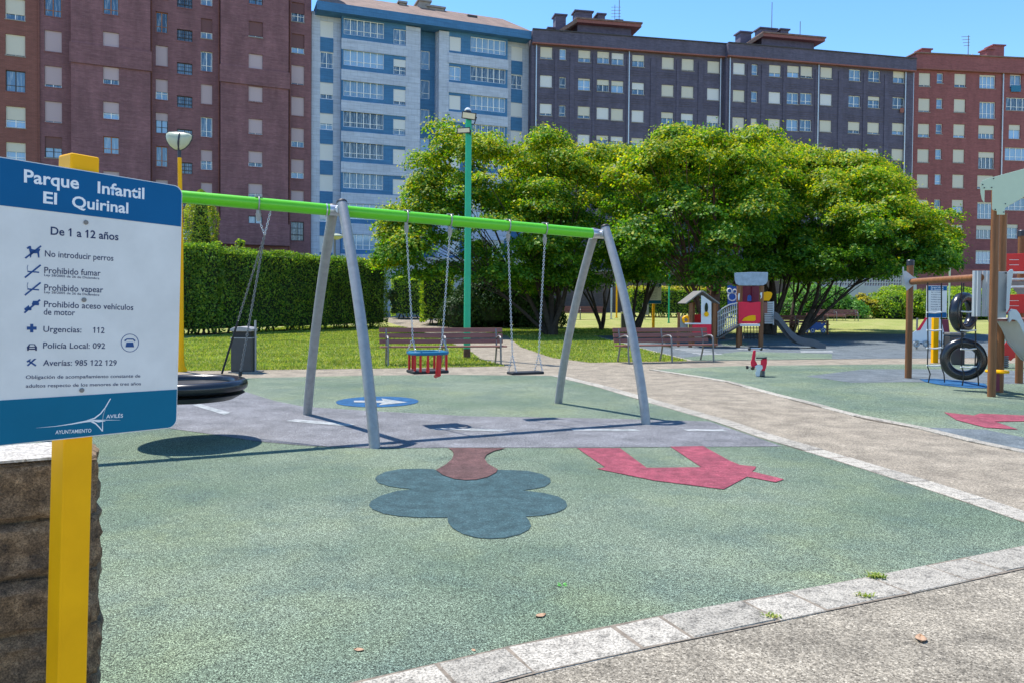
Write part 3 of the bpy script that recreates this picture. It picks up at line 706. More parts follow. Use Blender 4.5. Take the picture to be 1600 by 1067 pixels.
def beam_at(u, v=None):                      # point on the beam axis seen at column u
    best = None
    for k in range(4000):
        p = T0+bd*(k*.002); q = p-CAM; uu = CX+FPX*q.dot(_r)/q.dot(_f)
        if best is None or abs(uu-u) < best[0]: best = (abs(uu-u), p)
    return best[1]
def chain(mb, a, b, link=.034, r=.0042, w=.011):
    a = Vector(a); b = Vector(b); d = b-a; n = max(1, int(d.length/(link*.78))); d.normalize()
    x = d.cross(Vector((.3, 1, .1))).normalized(); y = d.cross(x)
    for i in range(n):
        c = a+(b-a)*((i+.5)/n); s = x if i % 2 else y; nn = y if i % 2 else x
        vs = []; fs = []
        for k in range(8):
            t = 6.2832*k/8; dirv = d*math.cos(t)*link*.5+s*math.sin(t)*w; o_ = dirv.normalized()
            for j in range(3):
                q = 6.2832*j/3; vs.append(c+dirv+o_*r*math.cos(q)+nn*r*math.sin(q))
        for k in range(8):
            for j in range(3): fs.append((k*3+j, ((k+1) % 8)*3+j, ((k+1) % 8)*3+(j+1) % 3, k*3+(j+1) % 3))
        mb.add(vs, fs)
def hanger(p, parent):
    mb = MB(); mb.box(p+Vector((0, 0, .078)), (.075, .05, .014), Matrix.Rotation(math.atan2(bd.y, bd.x), 3, 'Z')); mb.ring(p, bd, .075, .008, 18, 6)
    mb.box(p-Vector((0, 0, .095)), (.035, .05, .05)); mb.tube([p-Vector((0, 0, .11)), p-Vector((0, 0, .19))], [.032, .02], 10); mb.build('hanger', 'steel', parent, smooth=True)
# flat seat
pa = beam_at(794); pb = beam_at(851.5); cs = (pa+pb)/2
zs_ = hz(582, cs.x, cs.y)
fs_ = thing('flat_swing', 'flat black rubber swing seat hanging empty on two chains', 'swing', (cs.x, cs.y, zs_), world=True)
mb = MB(); mr = Matrix.Rotation(math.atan2(bd.y, bd.x), 3, 'Z'); mb.box((cs.x, cs.y, zs_), (.46, .18, .035), mr); mb.build('seat', 'black', fs_, bevel=.012)
for p, s in ((pa, -1), (pb, 1)):
    hanger(p, fs_); sp = Vector((cs.x, cs.y, zs_+.24))+bdh*(s*.19); mb = MB(); chain(mb, p-Vector((0, 0, .16)), sp)
    for t in (-1, 1): chain(mb, sp, Vector((cs.x, cs.y, zs_+.02))+bdh*(s*.19)+bp*(t*.07)+bdh*(-t*.02))
    mb.build('chain', 'steel_light', fs_)
# toddler seat
pa = beam_at(635); pb = beam_at(703); cs = (pa+pb)/2; zs_ = hz(581, cs.x, cs.y); zr = hz(551, cs.x, cs.y)
ts = thing('toddler_swing', 'toddler swing seat with a blue top ring and red bars', 'swing', (cs.x, cs.y, zs_), world=True)
def oval(z, a, b, n=24): return [Vector((cs.x, cs.y, z))+bdh*(a*math.copysign(abs(math.cos(6.2832*k/n))**.6, math.cos(6.2832*k/n)))+bp*(b*math.copysign(abs(math.sin(6.2832*k/n))**.6, math.sin(6.2832*k/n))) for k in range(n+1)]
mb = MB(); mb.tube(oval(zr, .225, .17), .022, 8, cap=False); mb.build('top_ring', 'blue_rail', ts, smooth=True)
mb = MB(); mb.box((cs.x, cs.y, zs_+.01), (.45, .30, .04), mr); mb.build('seat', 'black', ts, bevel=.014)
for a, b in ((-.2, -.12), (-.14, .15), (-.2, .1), (.2, -.12), (.2, .1), (.14, .15), (-.14, -.15)):
    mb = MB(); q = Vector((cs.x, cs.y, 0))+bdh*a+bp*b; mb.tube([q+Vector((0, 0, zs_+.02)), q+Vector((0, 0, zr))], .015, 8); mb.build('guard_bar', 'red', ts, smooth=True)
for a in (-.05, .08):
    mb = MB(); q = Vector((cs.x, cs.y, 0))+bdh*a-bp*(.16)
    dz_ = 0 if a > 0 else .045; kk_ = 1 if a > 0 else .65
    mb.tube([q+Vector((0, 0, zr)), q+Vector((0, 0, zs_+.1)), q+Vector((0, 0, zs_-.02+dz_)), q+bp*.1+Vector((0, 0, zs_-.05+dz_))], [.02*kk_, .026*kk_, .036*kk_, .02*kk_], 8); mb.build('front_post', 'red', ts, smooth=True)
for p, s in ((pa, -1), (pb, 1)):
    hanger(p, ts); sp = Vector((cs.x, cs.y, zr+.17))+bdh*(s*.19); mb = MB(); chain(mb, p-Vector((0, 0, .16)), sp)
    for t in (-1, 1): chain(mb, sp, Vector((cs.x, cs.y, zr))+bdh*(s*.21)+bp*(t*.09)-bdh*(t*.03))
    mb.build('chain', 'steel_light', ts)
# disc swing on the left
pa = beam_at(404); pb = beam_at(423); sh = G(315, 695); zd = .60; cs = Vector((sh.x-.353*zd, sh.y+.314*zd, 0)); Rd = .60
ds = thing('disc_swing', 'big round black disc swing, partly behind the sign', 'swing', (cs.x, cs.y, zd), world=True)
mb = MB(); c0 = Vector((cs.x, cs.y, zd-.05))
mb.lathe(c0, [(.0, -.13), (.25, -.125), (.45, -.10), (.56, -.04)], 40); mb.build('seat_bowl', 'bin_grey', ds, smooth=True)
mb = MB(); mb.ring((cs.x, cs.y, zd), (0, 0, 1), Rd-.07, .062, 48, 12); mb.build('rim', 'tyre', ds, smooth=True)
mb = MB(); mb.lathe((cs.x, cs.y, zd-.0), [(.0, -.05), (.53, -.02), (.54, .0)], 32); mb.build('mat', 'black', ds, smooth=True)
jp = (pa+pb)/2-Vector((0, 0, .34))
hanger(pa, ds)
mb = MB(); chain(mb, pb-Vector((0, 0, .07)), jp); chain(mb, pa-Vector((0, 0, .16)), jp)
rp = [Vector((cs.x, cs.y, zd+.07))+Vector((math.cos(a), math.sin(a), 0))*(Rd-.08) for a in (R(32), R(72))]
mb.build('chain', 'steel_light', ds); mb = MB(); chain(mb, jp, rp[0], r=.0055, w=.012); mid = jp.lerp(rp[1], .62); chain(mb, jp, mid)
mb.build('chain', 'steel_dark', ds)
mb = MB(); mb.tube([mid, rp[1]], .012, 8); mb.tube([rp[0], rp[0]+(jp-rp[0])*.03], .02, 8); mb.build('chain_sleeve', 'black', ds)
# its other side hangs from the hidden part of the beam
pc_ = beam_at(190); jq = pc_-Vector((0, 0, .34)); mb = MB(); chain(mb, pc_-Vector((0, 0, .07)), jq)
for a in (R(130), R(188)): chain(mb, jq, Vector((cs.x, cs.y, zd+.07))+Vector((math.cos(a), math.sin(a), 0))*(Rd-.08))
mb.build('chain', 'steel_light', ds); hanger(pc_, ds)

# ------------------------------------------------------------------ benches
def make_bench(L=3.0, arms=3, label='', group=None):
    t = thing('park_bench', label, 'bench', group=group)
    for k, (yy, zz, tilt) in enumerate(((-.20, .435, 0), (-.09, .43, 0), (.02, .425, 0), (.13, .42, 0))):
        mb = MB(); mb.box((0, yy, zz), (L, .095, .035)); mb.build('seat_slat', 'bench_wood', t, bevel=.006)
    tl = Matrix.Rotation(R(-14), 3, 'X')
    for zz in (.54, .67, .80):
        mb = MB(); mb.box((0, .20+(zz-.5)*.25, zz), (L, .03, .105), tl); mb.build('back_slat', 'bench_wood', t, bevel=.006)
    for i in range(arms):
        x = -L/2+.16+(L-.32)*i/(arms-1)
        mb = MB()
        mb.tube([(x, -.30, 0), (x, -.265, .30), (x, -.25, .56), (x, -.235, .63), (x, -.18, .665), (x, -.05, .67), (x, .14, .63), (x, .235, .58)], .022, 8)
        mb.tube([(x, .30, 0), (x, .215, .24), (x, .18, .40), (x, .215, .55), (x, .275, .83)], .022, 8)
        mb.tube([(x, -.26, .40), (x, -.1, .405), (x, .18, .395)], .02, 8)
        mb.build('support', 'steel_dark', t, smooth=True)
    return t
a = G(588, 572); b = G(792, 569)
b1 = make_bench(2.95, 3, 'brown slatted bench left, beside the green floodlight pole, behind the toddler swing'); c = (a+b)/2
b1.location = (c.x, c.y+.1, 0); b1.rotation_euler.z = math.atan2(b.y-a.y, b.x-a.x)*.9
b1['group'] = 'park benches'
b2 = make_bench(2.75, 3, 'brown slatted bench standing in front of the small playhouse'); a = G(965, 567); b = G(1122, 565); c = (a+b)/2
b2.location = (c.x-.05, c.y+.1, 0); b2.rotation_euler.z = math.atan2(b.y-a.y, b.x-a.x)+R(5); b2['group'] = 'park benches'
proto = None
def far_bench(u0, u1, v, vt, label, rz=0):
    c = G((u0+u1)/2, v)
    if c.y > 58: D_ = 56+(487-v)*1.5; c = A((u0+u1)/2, v, D_); c.z = g(D_)
    L = (u1-u0)/FPX*c.y; k = L/2.75
    o = copy_tree(b2); h = (v-vt)/FPX*c.y/.86; o.location = c; o.rotation_euler.z = rz; o.scale = (k, 1, h); o['label'] = label; o['group'] = 'park benches'; return o
far_bench(742, 832, 511, 488, 'bench in deep shade under the leftmost maple tree', R(3))
far_bench(866, 947, 500, 479, 'sunlit distant bench on the lawn left of the right swing leg', R(-3))
far_bench(1196, 1293, 521, 493, 'bench behind the dark slide, partly hidden by the blue train panel', R(-3))
far_bench(1268, 1342, 502, 484, 'lone brown bench on the open lawn right of the three slim trunks', R(-2))
far_bench(1245, 1284, 484.5, 472, 'small maroon bench far back in front of the laurel bush, nearest its left end', R(6))
far_bench(1262, 1322, 487, 476, 'maroon far bench just behind the lone bench on the open lawn', R(-4))
far_bench(1080, 1136, 496, 480, 'bench seen behind the playhouse in front of the golden hedge', R(2))

# ------------------------------------------------------------------ poles and lamps
p = G(729.5, 560); t = thing('floodlight_pole', 'tall green pole with two floodlights and a dome camera on top', 'light pole', (p.x, p.y, 0), world=True)
zt = hz(180, p.x, p.y)
mb = MB(); mb.tube([(p.x, p.y, .25), (p.x, p.y, 2.0), (p.x, p.y, zt)], [.09, .087, .078], 20); mb.build('pole', 'pole_green', t, smooth=True)
mb = MB(); mb.tube([(p.x, p.y, -.02), (p.x, p.y, .26)], .092, 20); mb.build('pole_foot', 'bark_red', t, smooth=True)
mb = MB(); mb.lathe((p.x-.02, p.y-.02, zt+.02), [(.02, -.06), (.07, -.05), (.085, .02), (.075, .09), (.04, .13), (.01, .14)], 16); bc = mb.build('camera_dome', 'ink_frame', t, smooth=True)
mb = MB(); mb.lathe((p.x-.02, p.y-.02, zt+.11), [(.09, -.015), (.08, .03), (.04, .06), (.005, .065)], 16); mb.build('dome_cap', 'white', bc, smooth=True)
mb = MB(); mb.box((p.x+.09, p.y, zt-.03), (.16, .03, .03)); mb.build('camera_bracket', 'ink_frame', t)
for (u, v, w_, h_, rz, rx) in ((732.8, 181.5, .37, .185, 8, 25), (724.5, 204.5, .35, .15, -3, 20)):
    c = A(u, v, p.y-.14); m = Matrix.Rotation(R(rz), 3, 'Y') @ Matrix.Rotation(R(rx*.4), 3, 'X')
    mb = MB(); mb.box(c, (w_, .07, h_), m); fl_ = mb.build('floodlight', 'ink_frame', t, bevel=.008)
    mb = MB(); mb.box(c+m @ Vector((0, -.037, 0)), (w_-.05, .006, h_-.05), m); mb.build('floodlight_lens', 'flood_glass', fl_)
    mb = MB(); mb.bar(c+m @ Vector((w_*.5+.012, 0, 0)), c+m @ Vector((w_*.42, .1, -.18)), .02, .02); mb.bar(c+m @ Vector((w_*.42, .1, -.18)), (p.x+.03, p.y, c.z-.2), .02, .02); mb.build('floodlight_bracket', 'ink_frame', fl_)

p = G(283, 580); t = thing('yellow_lamp_post', 'yellow lamp post with a round opal lamp head, behind the sign', 'street lamp', (p.x, p.y, 0), world=True)
zt = hz(247, p.x, p.y)
mb = MB(); mb.tube([(p.x, p.y, .1), (p.x, p.y, 2.5), (p.x-.03, p.y, zt)], [.055, .045, .040], 16); mb.build('pole', 'yellow', t, smooth=True)
mb = MB(); mb.lathe((p.x, p.y, 0), [(.12, -.02), (.12, .02), (.07, .12), (.058, .25)], 16); mb.build('base_flare', 'yellow', t, smooth=True)
px_ = p.x-.035; mb = MB(); mb.tube([(px_, p.y, zt-.02), (px_, p.y, zt+.16)], .034, 12); mb.build('neck', 'ink_frame', t, smooth=True)
zl = hz(222, px_, p.y)
LP_ = [(-.275, .10), (-.265, .165), (-.21, .195), (-.05, .20), (.10, .19), (.22, .165), (.27, .125), (.255, .05), (.20, -.05), (.12, -.13), (.02, -.18), (-.09, -.165), (-.19, -.09), (-.255, .01)]
mb = MB()
for sgn in (-1, 1):
    vs = [Vector((px_+a, p.y, zl+b)) for a, b in LP_]; n = len(vs)
    for kk, (sc, dy) in enumerate(((.96, .03), (.8, .075), (.5, .11), (.2, .125))):
        vs += [Vector((px_+a*sc, p.y+sgn*dy, zl+(b-.03)*sc+.03)) for a, b in LP_]
    fs = [(k*n+i, k*n+(i+1) % n, (k+1)*n+(i+1) % n, (k+1)*n+i) for k in range(4) for i in range(n)]+[tuple(4*n+i for i in range(n))]
    mb.add(vs, fs)
lh = mb.build('lamp_shade', 'lamp_glass', t, smooth=True)
mb = MB(); mb.tube([Vector((px_+a*1.01, p.y, zl+b)) for a, b in LP_+LP_[:1]], .012, 8, cap=False); mb.build('shade_rim', 'ink_frame', lh, smooth=True)
mb = MB(); mb.tube([(px_, p.y-.03, zl-.17), (px_+.03, p.y-.12, zl-.05), (px_+.045, p.y-.13, zl+.06), (px_+.045, p.y-.10, zl+.16)], [.022, .02, .018, .012], 8); mb.build('shade_arm', 'ink_frame', lh, smooth=True)

def disc_lamp(u, vb, vt, D, label, pm='steel_dark', wd=.5):
    c = A(u, vb, D); z0 = g(D); zt = A(u, vt, D).z; t = thing('street_lamp', label, 'street lamp', (c.x, c.y, z0), world=True, group='small street lamps')
    mb = MB(); mb.tube([(c.x, c.y, z0), (c.x, c.y, zt)], .06, 10); mb.build('pole', pm, t, smooth=True)
    mb = MB(); mb.lathe((c.x+.1, c.y, zt+.1), [(.05, -.14), (wd*.6, -.05), (wd, .05), (wd*.95, .1), (wd*.3, .2), (.02, .22)], 16); mb.build('lamp_head', 'lamp_glass', t, smooth=True)
disc_lamp(523, 400, 374, 45, 'small mushroom street lamp on a dark pole rising behind the tall clipped hedge')
disc_lamp(1483.5, 450, 411, 58, 'small mushroom street lamp on a pale green pole before the red brick block', 'pale_green', .45)

def pole(u, v0, v1, D, r, mat, label, name='slim_pole'):
    c = A(u, v0, D); z1 = A(u, v1, D).z; mb = MB(); z0 = g(D)
    mb.tube([(c.x, c.y, z0-.02), (c.x, c.y, z1-.05), (c.x, c.y, z1)], [r, r, r*.7], 12); mb.tube([(c.x, c.y, z0-.01), (c.x, c.y, z0+.06)], r*1.7, 12)
    o = mb.build(name, mat, None, smooth=True); return tag(o, label, 'pole')
pole(1045, 498, 424, 50, .055, 'pole_green', 'thin bright green pole in front of the golden hedge')
pole(955, 490, 436, 55, .06, 'steel_light', 'silver pole seen just left of the right swing leg')
pole(963.5, 481, 436, 57, .06, 'yellow', 'thin yellow pole seen against the brown garage wall')

# ------------------------------------------------------------------ bins
p = G(381, 581); t = thing('litter_bin', 'square dark grey litter bin with a pale hood, at the edge of the left lawn', 'litter bin', (p.x, p.y, 0))
mb = MB(); mb.box((0, 0, .36), (.42, .34, .68)); mb.build('body', 'bin_grey', t, bevel=.015); mb = MB(); mb.box((0, 0, .705), (.44, .36, .02)); mb.build('body_rim', 'steel', t)
mb = MB(); mb.box((0, 0, .775), (.36, .28, .13)); mb.build('opening', 'black', t)
mb = MB(); mb.prism([(-.22, 0), (.22, 0), (.22, .05), (.15, .085), (0, .10), (-.15, .085), (-.22, .05)], (0, .19, .835), (1, 0, 0), (0, 0, 1), .38); mb.build('hood', 'steel', t, bevel=.012)
mb = MB(); mb.tube([(.235, .0, 0), (.235, 0, 1.06)], .022, 10); mb.build('side_pole', 'steel', t, smooth=True)
mb = MB(); mb.box((.05, 0, .012), (.6, .4, .024)); mb.build('foot_plate', 'steel_dark', t)
def dbin(u, v, vt, wpx, label, rnd_=False):
    p = G(u, v); k = p.y/FPX; hgt = (v-vt)*k; w_ = wpx*k; t = thing('litter_bin', label, 'litter bin', p)
    mb = MB()
    if rnd_:
        mb.tube([(0, 0, hgt*.28), (0, 0, hgt*.9)], w_/2, 14); b_ = mb.build('body', 'steel_dark', t, smooth=True)
        mb = MB(); mb.lathe((0, 0, hgt*.88), [(w_*.55, 0), (w_*.5, .08), (.03, .14)], 14); mb.build('lid', 'ink_frame', t, smooth=True)
        mb = MB(); mb.tube([(0, w_*.55, 0), (0, w_*.55, hgt)], .035, 8); mb.build('stand', 'steel_dark', t)
    else:
        mb.box((0, 0, hgt*.44), (w_, w_*.8, hgt*.88)); mb.build('body', 'bin_grey', t, bevel=.02)
        mb = MB(); mb.box((0, 0, hgt*.95), (w_*1.06, w_*.86, hgt*.08)); mb.build('lid', 'steel_dark', t, bevel=.015)
dbin(977, 513, 487, 13, 'dark litter bin in the shade behind the right swing leg')
dbin(1008.5, 500, 473, 10, 'round grey litter bin hanging on a stand beside the distant rules sign', True)
dbin(1490, 569, 519, 24, 'dark grey litter bin behind the hanging tyres of the climbing frame')

# ------------------------------------------------------------------ the two distant rules signs
def small_sign(u, v, u0, u1, vt, vb, label, D=None, ym='yellow', pm='sign_white'):
    p = G(u, v); k = p.y/FPX; t = thing('information_sign', label, 'sign', (p.x, p.y, 0), world=True); Y = p.y
    z1 = hz(vt, p.x, Y); z0 = hz(vb, p.x, Y); xa = A(u0, vt, Y).x; xb = A(u1, vt, Y).x
    mb = MB(); mb.box2((p.x-.07, Y, p.z-.02), (p.x+.07, Y+.12, z1-.1)); mb.build('post', ym, t, bevel=.01)
    mb = MB(); mb.box2((xa, Y-.02, z0), (xb, Y-.003, z1)); pn = mb.build('panel', pm, t, bevel=.004)
    h = z1-z0
    mb = MB(); mb.box2((xa+.01, Y-.024, z1-h*.15), (xb-.01, Y-.021, z1-.01)); mb.build('header_band', 'sign_blue', pn)
    mb = MB(); mb.box2((xa+.01, Y-.024, z0+.01), (xb-.01, Y-.021, z0+h*.17)); mb.build('footer_band', 'sign_blue', pn)
    pl = Plane((xa, Y-.0245, z0), (1, 0, 0), (0, 0, 1)); W = xb-xa
    for i, s_ in enumerate(('Parque Infantil', 'El Quirinal')):
        text_mesh(s_, 'lettering', 'sign_print', pn, pl, W*.2, h*(.93-.06*i), W*.8, h*(.93-.06*i), h*.04, .0005, .02)
    pl = Plane((xa, Y-.0205, z0), (1, 0, 0), (0, 0, 1))
    for i, s_ in enumerate(('De 1 a 12 años', 'No introducir perros', 'Prohibido fumar', 'Prohibido vapear', 'Prohibido aceso', 'Urgencias: 112', 'Policía Local: 092', 'Averías: 985 122 129')):
        text_mesh(s_, 'lettering', 'sign_ink', pn, pl, W*.22, h*(.78-.075*i), W*.72, h*(.78-.075*i), h*.03, .0005, .02)
small_sign(1021, 514, 1012, 1033.5, 444, 475, 'distant rules sign on a yellow post between the shaded bin and the playhouse')
small_sign(1462, 567, 1447.5, 1479.5, 447, 497, 'rules sign on a yellow post behind the rope ladder of the climbing frame')

# ------------------------------------------------------------------ play equipment
def VP(parent, name, mat, pts, Y, th=.04, bevel=0):
    P = [A(u, v, Y) for u, v in pts]; n = len(P); mb = MB(); m_ = sum((p.x for p in P))/n/Y
    vs = P+[p+Vector((m_*th, th, 0)) for p in P]
    mb.add(vs, [tuple(range(n-1, -1, -1)), tuple(range(n, 2*n))]+[(i, (i+1) % n, n+(i+1) % n, n+i) for i in range(n)])
    return mb.build(name, mat, parent, bevel=bevel)
def post(parent, u, Y, vt, r=.06, mat='wood_post', z0=-.02, n=12, cap=False, name='post'):
    a = A(u, 500, Y); zt = hz(vt, a.x, Y); mb = MB(); mb.tube([(a.x, Y, z0), (a.x, Y, zt)], r, n); o = mb.build(name, mat, parent, smooth=True)
    if cap: mb = MB(); mb.tube([(a.x, Y, zt-.02), (a.x, Y, zt+.09), (a.x, Y, zt+.11)], [r*1.12, r*1.12, r*.9], n); mb.build('post_cap', 'ink_frame', o, smooth=True)
    return Vector((a.x, Y, 0))
# playhouse
Y = G(1100, 543).y; c = A(1097, 540, Y)
ph = thing('playhouse', 'small open playhouse with grey pitched roof, white window panel and crimson front', 'playhouse', (c.x, Y, 0), world=True)
for u, dy in ((1079, 0), (1116, 0), (1083, .95), (1119, .95)): post(ph, u, Y+dy, 474-(1 if dy else 0), .065)
ap = A(1096.5, 456, Y); le = A(1071, 475.5, Y); ri = A(1122.5, 475.5, Y)
for e_ in (le, ri):
    mb = MB(); d = (e_-ap).normalized(); n = Vector((-d.z, 0, d.x)); n = n if n.z > 0 else -n
    mb.add([ap+Vector((0, -.12, 0)), e_+Vector((0, -.12, 0)), e_+Vector((0, 1.15, 0)), ap+Vector((0, 1.15, 0))]+[q+n*.035 for q in (ap+Vector((0, -.12, 0)), e_+Vector((0, -.12, 0)), e_+Vector((0, 1.15, 0)), ap+Vector((0, 1.15, 0)))],
           [(0, 1, 2, 3), (7, 6, 5, 4), (0, 4, 5, 1), (1, 5, 6, 2), (2, 6, 7, 3), (3, 7, 4, 0)]); mb.build('roof', 'steel_dark', ph)
win = VP(ph, 'window_panel', 'white', [(1095.5, 507), (1095.5, 462), (1099, 463), (1111.5, 472), (1111.5, 507)], Y-.05)
mb = MB(); q = A(1103.7, 481.5, Y-.065); mb.lathe(q, [(.02, -.002), (.02, .002)], 8, 'y')
mb = MB(); mb.prism([(.055*math.cos(R(a)), .17*math.sin(R(a))) for a in range(0, 360, 20)], q, (1, 0, 0), (0, 0, 1), .01); mb.build('window_hole', 'hedge_core', win)
mb = MB(); mb.prism([(.08*math.cos(R(a)), .085*math.sin(R(a))) for a in range(0, 360, 20)], A(1103.7, 491.5, Y-.075), (1, 0, 0), (0, 0, 1), .012); mb.build('window_knob', 'yellow', win)
VP(ph, 'front_panel', 'crimson', [(1077, 523), (1077, 508), (1111.5, 506), (1111.5, 524)], Y-.03)
VP(ph, 'counter', 'white', [(1070, 507), (1070, 505), (1096, 505), (1096, 507)], Y-.12, .25)
VP(ph, 'back_panel', 'red', [(1084, 506), (1084, 492), (1096, 491), (1096, 506)], Y+.9)
VP(ph, 'side_panel', 'grey_plastic', [(1061, 516), (1061, 497), (1066, 494), (1075, 493), (1075, 516)], Y+.25)
mb = MB(); mb.ring(A(1072, 500, Y+.2), (0, 1, 0), .10, .045, 14, 6, 1); mb.build('flower_ring', 'yellow', ph)
post(ph, 1060.5, Y+.25, 489, .045)
# tower
tw = thing('slide_tower', 'small play tower with blue-grey roof hood, crimson panel, net bridge and dark slide', 'play tower', tuple(G(1171, 543)), world=True)
Yt = G(1171, 543).y
pts_ = [post(tw, 1153.8, Yt, 447, .075), post(tw, 1189, Yt, 447, .075), post(tw, 1157, Yt+1.1, 447, .07), post(tw, 1190, Yt+1.1, 447, .07)]
rf = [(1147.5, 427), (1174, 425.5), (1200, 426), (1199.5, 440), (1197, 444), (1192, 446.5), (1155, 446.5), (1150, 444), (1148, 439)]
VP(tw, 'roof_hood', 'grey_blue_roof', rf, Yt-.12, .05, .01); VP(tw, 'roof_hood', 'grey_blue_roof', rf, Yt+1.25, .05, .01)
VP(tw, 'roof_board', 'steel_dark', [(1150, 427.8), (1150, 426.3), (1198, 426.3), (1198, 427.8)], Yt-.06, 1.3)
VP(tw, 'back_wall', 'maroon', [(1158, 474), (1158, 447.5), (1190, 447.5), (1190, 474)], Yt+1.05)
VP(tw, 'back_wall_post', 'maroon', [(1175, 474), (1175, 447.5), (1177, 447.5), (1177, 474)], Yt+1.0)
fp = VP(tw, 'front_panel', 'crimson', [(1154, 506), (1154, 472.5), (1162, 471.8), (1172, 473.5), (1184, 472), (1188.5, 472), (1188.5, 503), (1185, 506)], Yt-.10, .04, .01)
VP(fp, 'arc_window', 'yellow', [(1159, 501.8), (1163, 497), (1170, 494), (1176, 493), (1180.5, 493.5), (1181, 500), (1178.5, 502)], Yt-.125, .02)
VP(tw, 'floor_edge', 'white', [(1155, 510), (1155, 506.3), (1187.5, 506.3), (1187.5, 510)], Yt-.08, 1.1)
VP(tw, 'round_grip', 'white', [(1153.5, 469), (1153, 463), (1154, 458.5), (1156, 459), (1155.5, 466), (1155, 470)], Yt-.12)
VP(tw, 'round_grip', 'white', [(1188, 468), (1190.5, 465), (1191, 457.5), (1188.5, 457.5), (1187.5, 460), (1189, 463)], Yt-.12)
VP(tw, 'steering_wheel', 'blue', [(1167.5, 471), (1168, 463), (1171, 461), (1174, 463), (1174, 471)], Yt+.3)
VP(tw, 'yellow_shield', 'yellow', [(1192.5, 470), (1192, 457.5), (1199, 456), (1205, 457), (1207, 460), (1205, 466), (1201.5, 470.5)], Yt+.2)
VP(tw, 'tan_panel', 'bench_wood', [(1190.5, 490), (1190.5, 472.5), (1199, 472.5), (1199, 490)], Yt+.1)
mb = MB()
for k in range(12):
    a = A(1195 if k > 5 else 1199, 473+k*2.9, Yt+.25); b = A(1209, 473+k*2.9, Yt+.25); mb.box2((a.x, Yt+.25, a.z-.022), (b.x, Yt+.29, a.z+.022))
mb.build('slatted_side', 'grey_slide', tw); VP(tw, 'slatted_frame', 'grey_slide', [(1207.5, 508), (1207.5, 471.5), (1209.5, 471.5), (1209.5, 508)], Yt+.24, .06)
wp = VP(tw, 'wheel_panel', 'blue', [(1137, 478), (1136.5, 447), (1140, 446), (1153, 449), (1153, 479)], Yt+1.0)
for u, v, r in ((1144, 464, .14), (1140, 455, .08), (1148, 456, .07)): mb = MB(); mb.ring(A(u, v, Yt+.97), (0, 1, 0), r, .022, 18, 6); mb.build('white_ring', 'white', wp)
# climbing net under the floor
mb = MB()
for k in range(5): mb.tube([A(1163+k*4.8, 509, Yt+.5), A(1162+k*5.4, 530, Yt+.2)], .014, 5)
for k in range(4): mb.tube([A(1162, 513+k*5, Yt+.4), A(1185, 513+k*5, Yt+.4)], .014, 5)
mb.build('rope_net', 'black', tw)
# bridge with net rail
mb = MB(); mb.bar(A(1120, 528, Yt), A(1152, 508, Yt), .6, .05); mb.build('ramp_deck', 'bin_grey', tw)
mb = MB()
for (a, b) in (((1121, 489), (1130, 482)), ((1130, 482), (1140, 476.5)), ((1140, 476.5), (1152, 474))): mb.tube([A(*a, Yt-.25), A(*b, Yt-.25)], .025, 6)
for k in range(10): u = 1122+k*3.2; mb.tube([A(u, 488-(k*1.55), Yt-.25), A(u, 526-k*1.9, Yt-.25)], .018, 5)
for k in range(4): mb.tube([A(1121, 495+k*8, Yt-.25), A(1152, 483+k*6.6, Yt-.25)], .013, 5)
mb.build('net_rail', 'grey_plastic', tw)
# dark slide, wave shaped
prof = [(1206, 492), (1212, 495), (1222, 508), (1232, 521), (1243, 530), (1256, 533.5), (1268, 535), (1278, 540), (1286, 542.5)]
mb = MB(); C = [A(u, v+2, Yt+.35-.06*i) for i, (u, v) in enumerate(prof)]; n = len(C)
for off, dz0, dz1 in ((-.24, -.09, .16), (.22, -.09, .16)):
    vs = [p+Vector((0, off, dz0)) for p in C]+[p+Vector((0, off, dz1)) for p in C]+[p+Vector((0, off+.035, dz0)) for p in C]+[p+Vector((0, off+.035, dz1)) for p in C]
    mb.add(vs, [(i, i+1, n+i+1, n+i) for i in range(n-1)]+[(2*n+i, 3*n+i, 3*n+i+1, 2*n+i+1) for i in range(n-1)]+[(n+i, n+i+1, 3*n+i+1, 3*n+i) for i in range(n-1)]+[(i, 2*n+i, 2*n+i+1, i+1) for i in range(n-1)])
vs = [p+Vector((0, -.23, 0)) for p in C]+[p+Vector((0, .24, 0)) for p in C]; mb.add(vs, [(i, i+1, n+i+1, n+i) for i in range(n-1)])
mb.build('slide', 'dark_slide', tw, smooth=True)
mb = MB(); q = A(1270, 536, Yt); mb.tube([(q.x, Yt, 0), (q.x, Yt, q.z)], .03, 8); mb.build('slide_leg', 'steel', tw)

# blue train panel
p = G(1272, 523); Yb = p.y
tr = thing('train_panel', 'cut-out blue train play panel on thin posts, under the slim tree trunks', 'play panel', tuple(p), world=True)
VP(tr, 'train_body', 'blue', [(1256.5, 512), (1257, 506), (1260, 505), (1261, 501), (1264, 501), (1265, 505), (1271, 504), (1272, 501), (1276, 501), (1277, 504.5), (1282, 504), (1284, 506), (1289.5, 504.5), (1290, 507), (1287, 511), (1288, 516), (1282, 514), (1277, 517), (1273, 514), (1266, 516.5), (1262, 513), (1258, 516)], Yb, .05, .008)
for u, v in ((1259.5, 515.5), (1269.5, 516.5), (1286, 516)): mb = MB(); mb.lathe(A(u, v, Yb-.03), [(.13, -.02), (.13, .02)], 16, 'y'); w_ = mb.build('wheel', 'blue', tr); mb = MB(); mb.ring(A(u, v, Yb-.06), (0, 1, 0), .07, .018, 14, 5); mb.build('wheel_ring', 'white', w_)
post(tr, 1293.5, Yb, 501, .045); post(tr, 1262, Yb+.05, 505, .035)

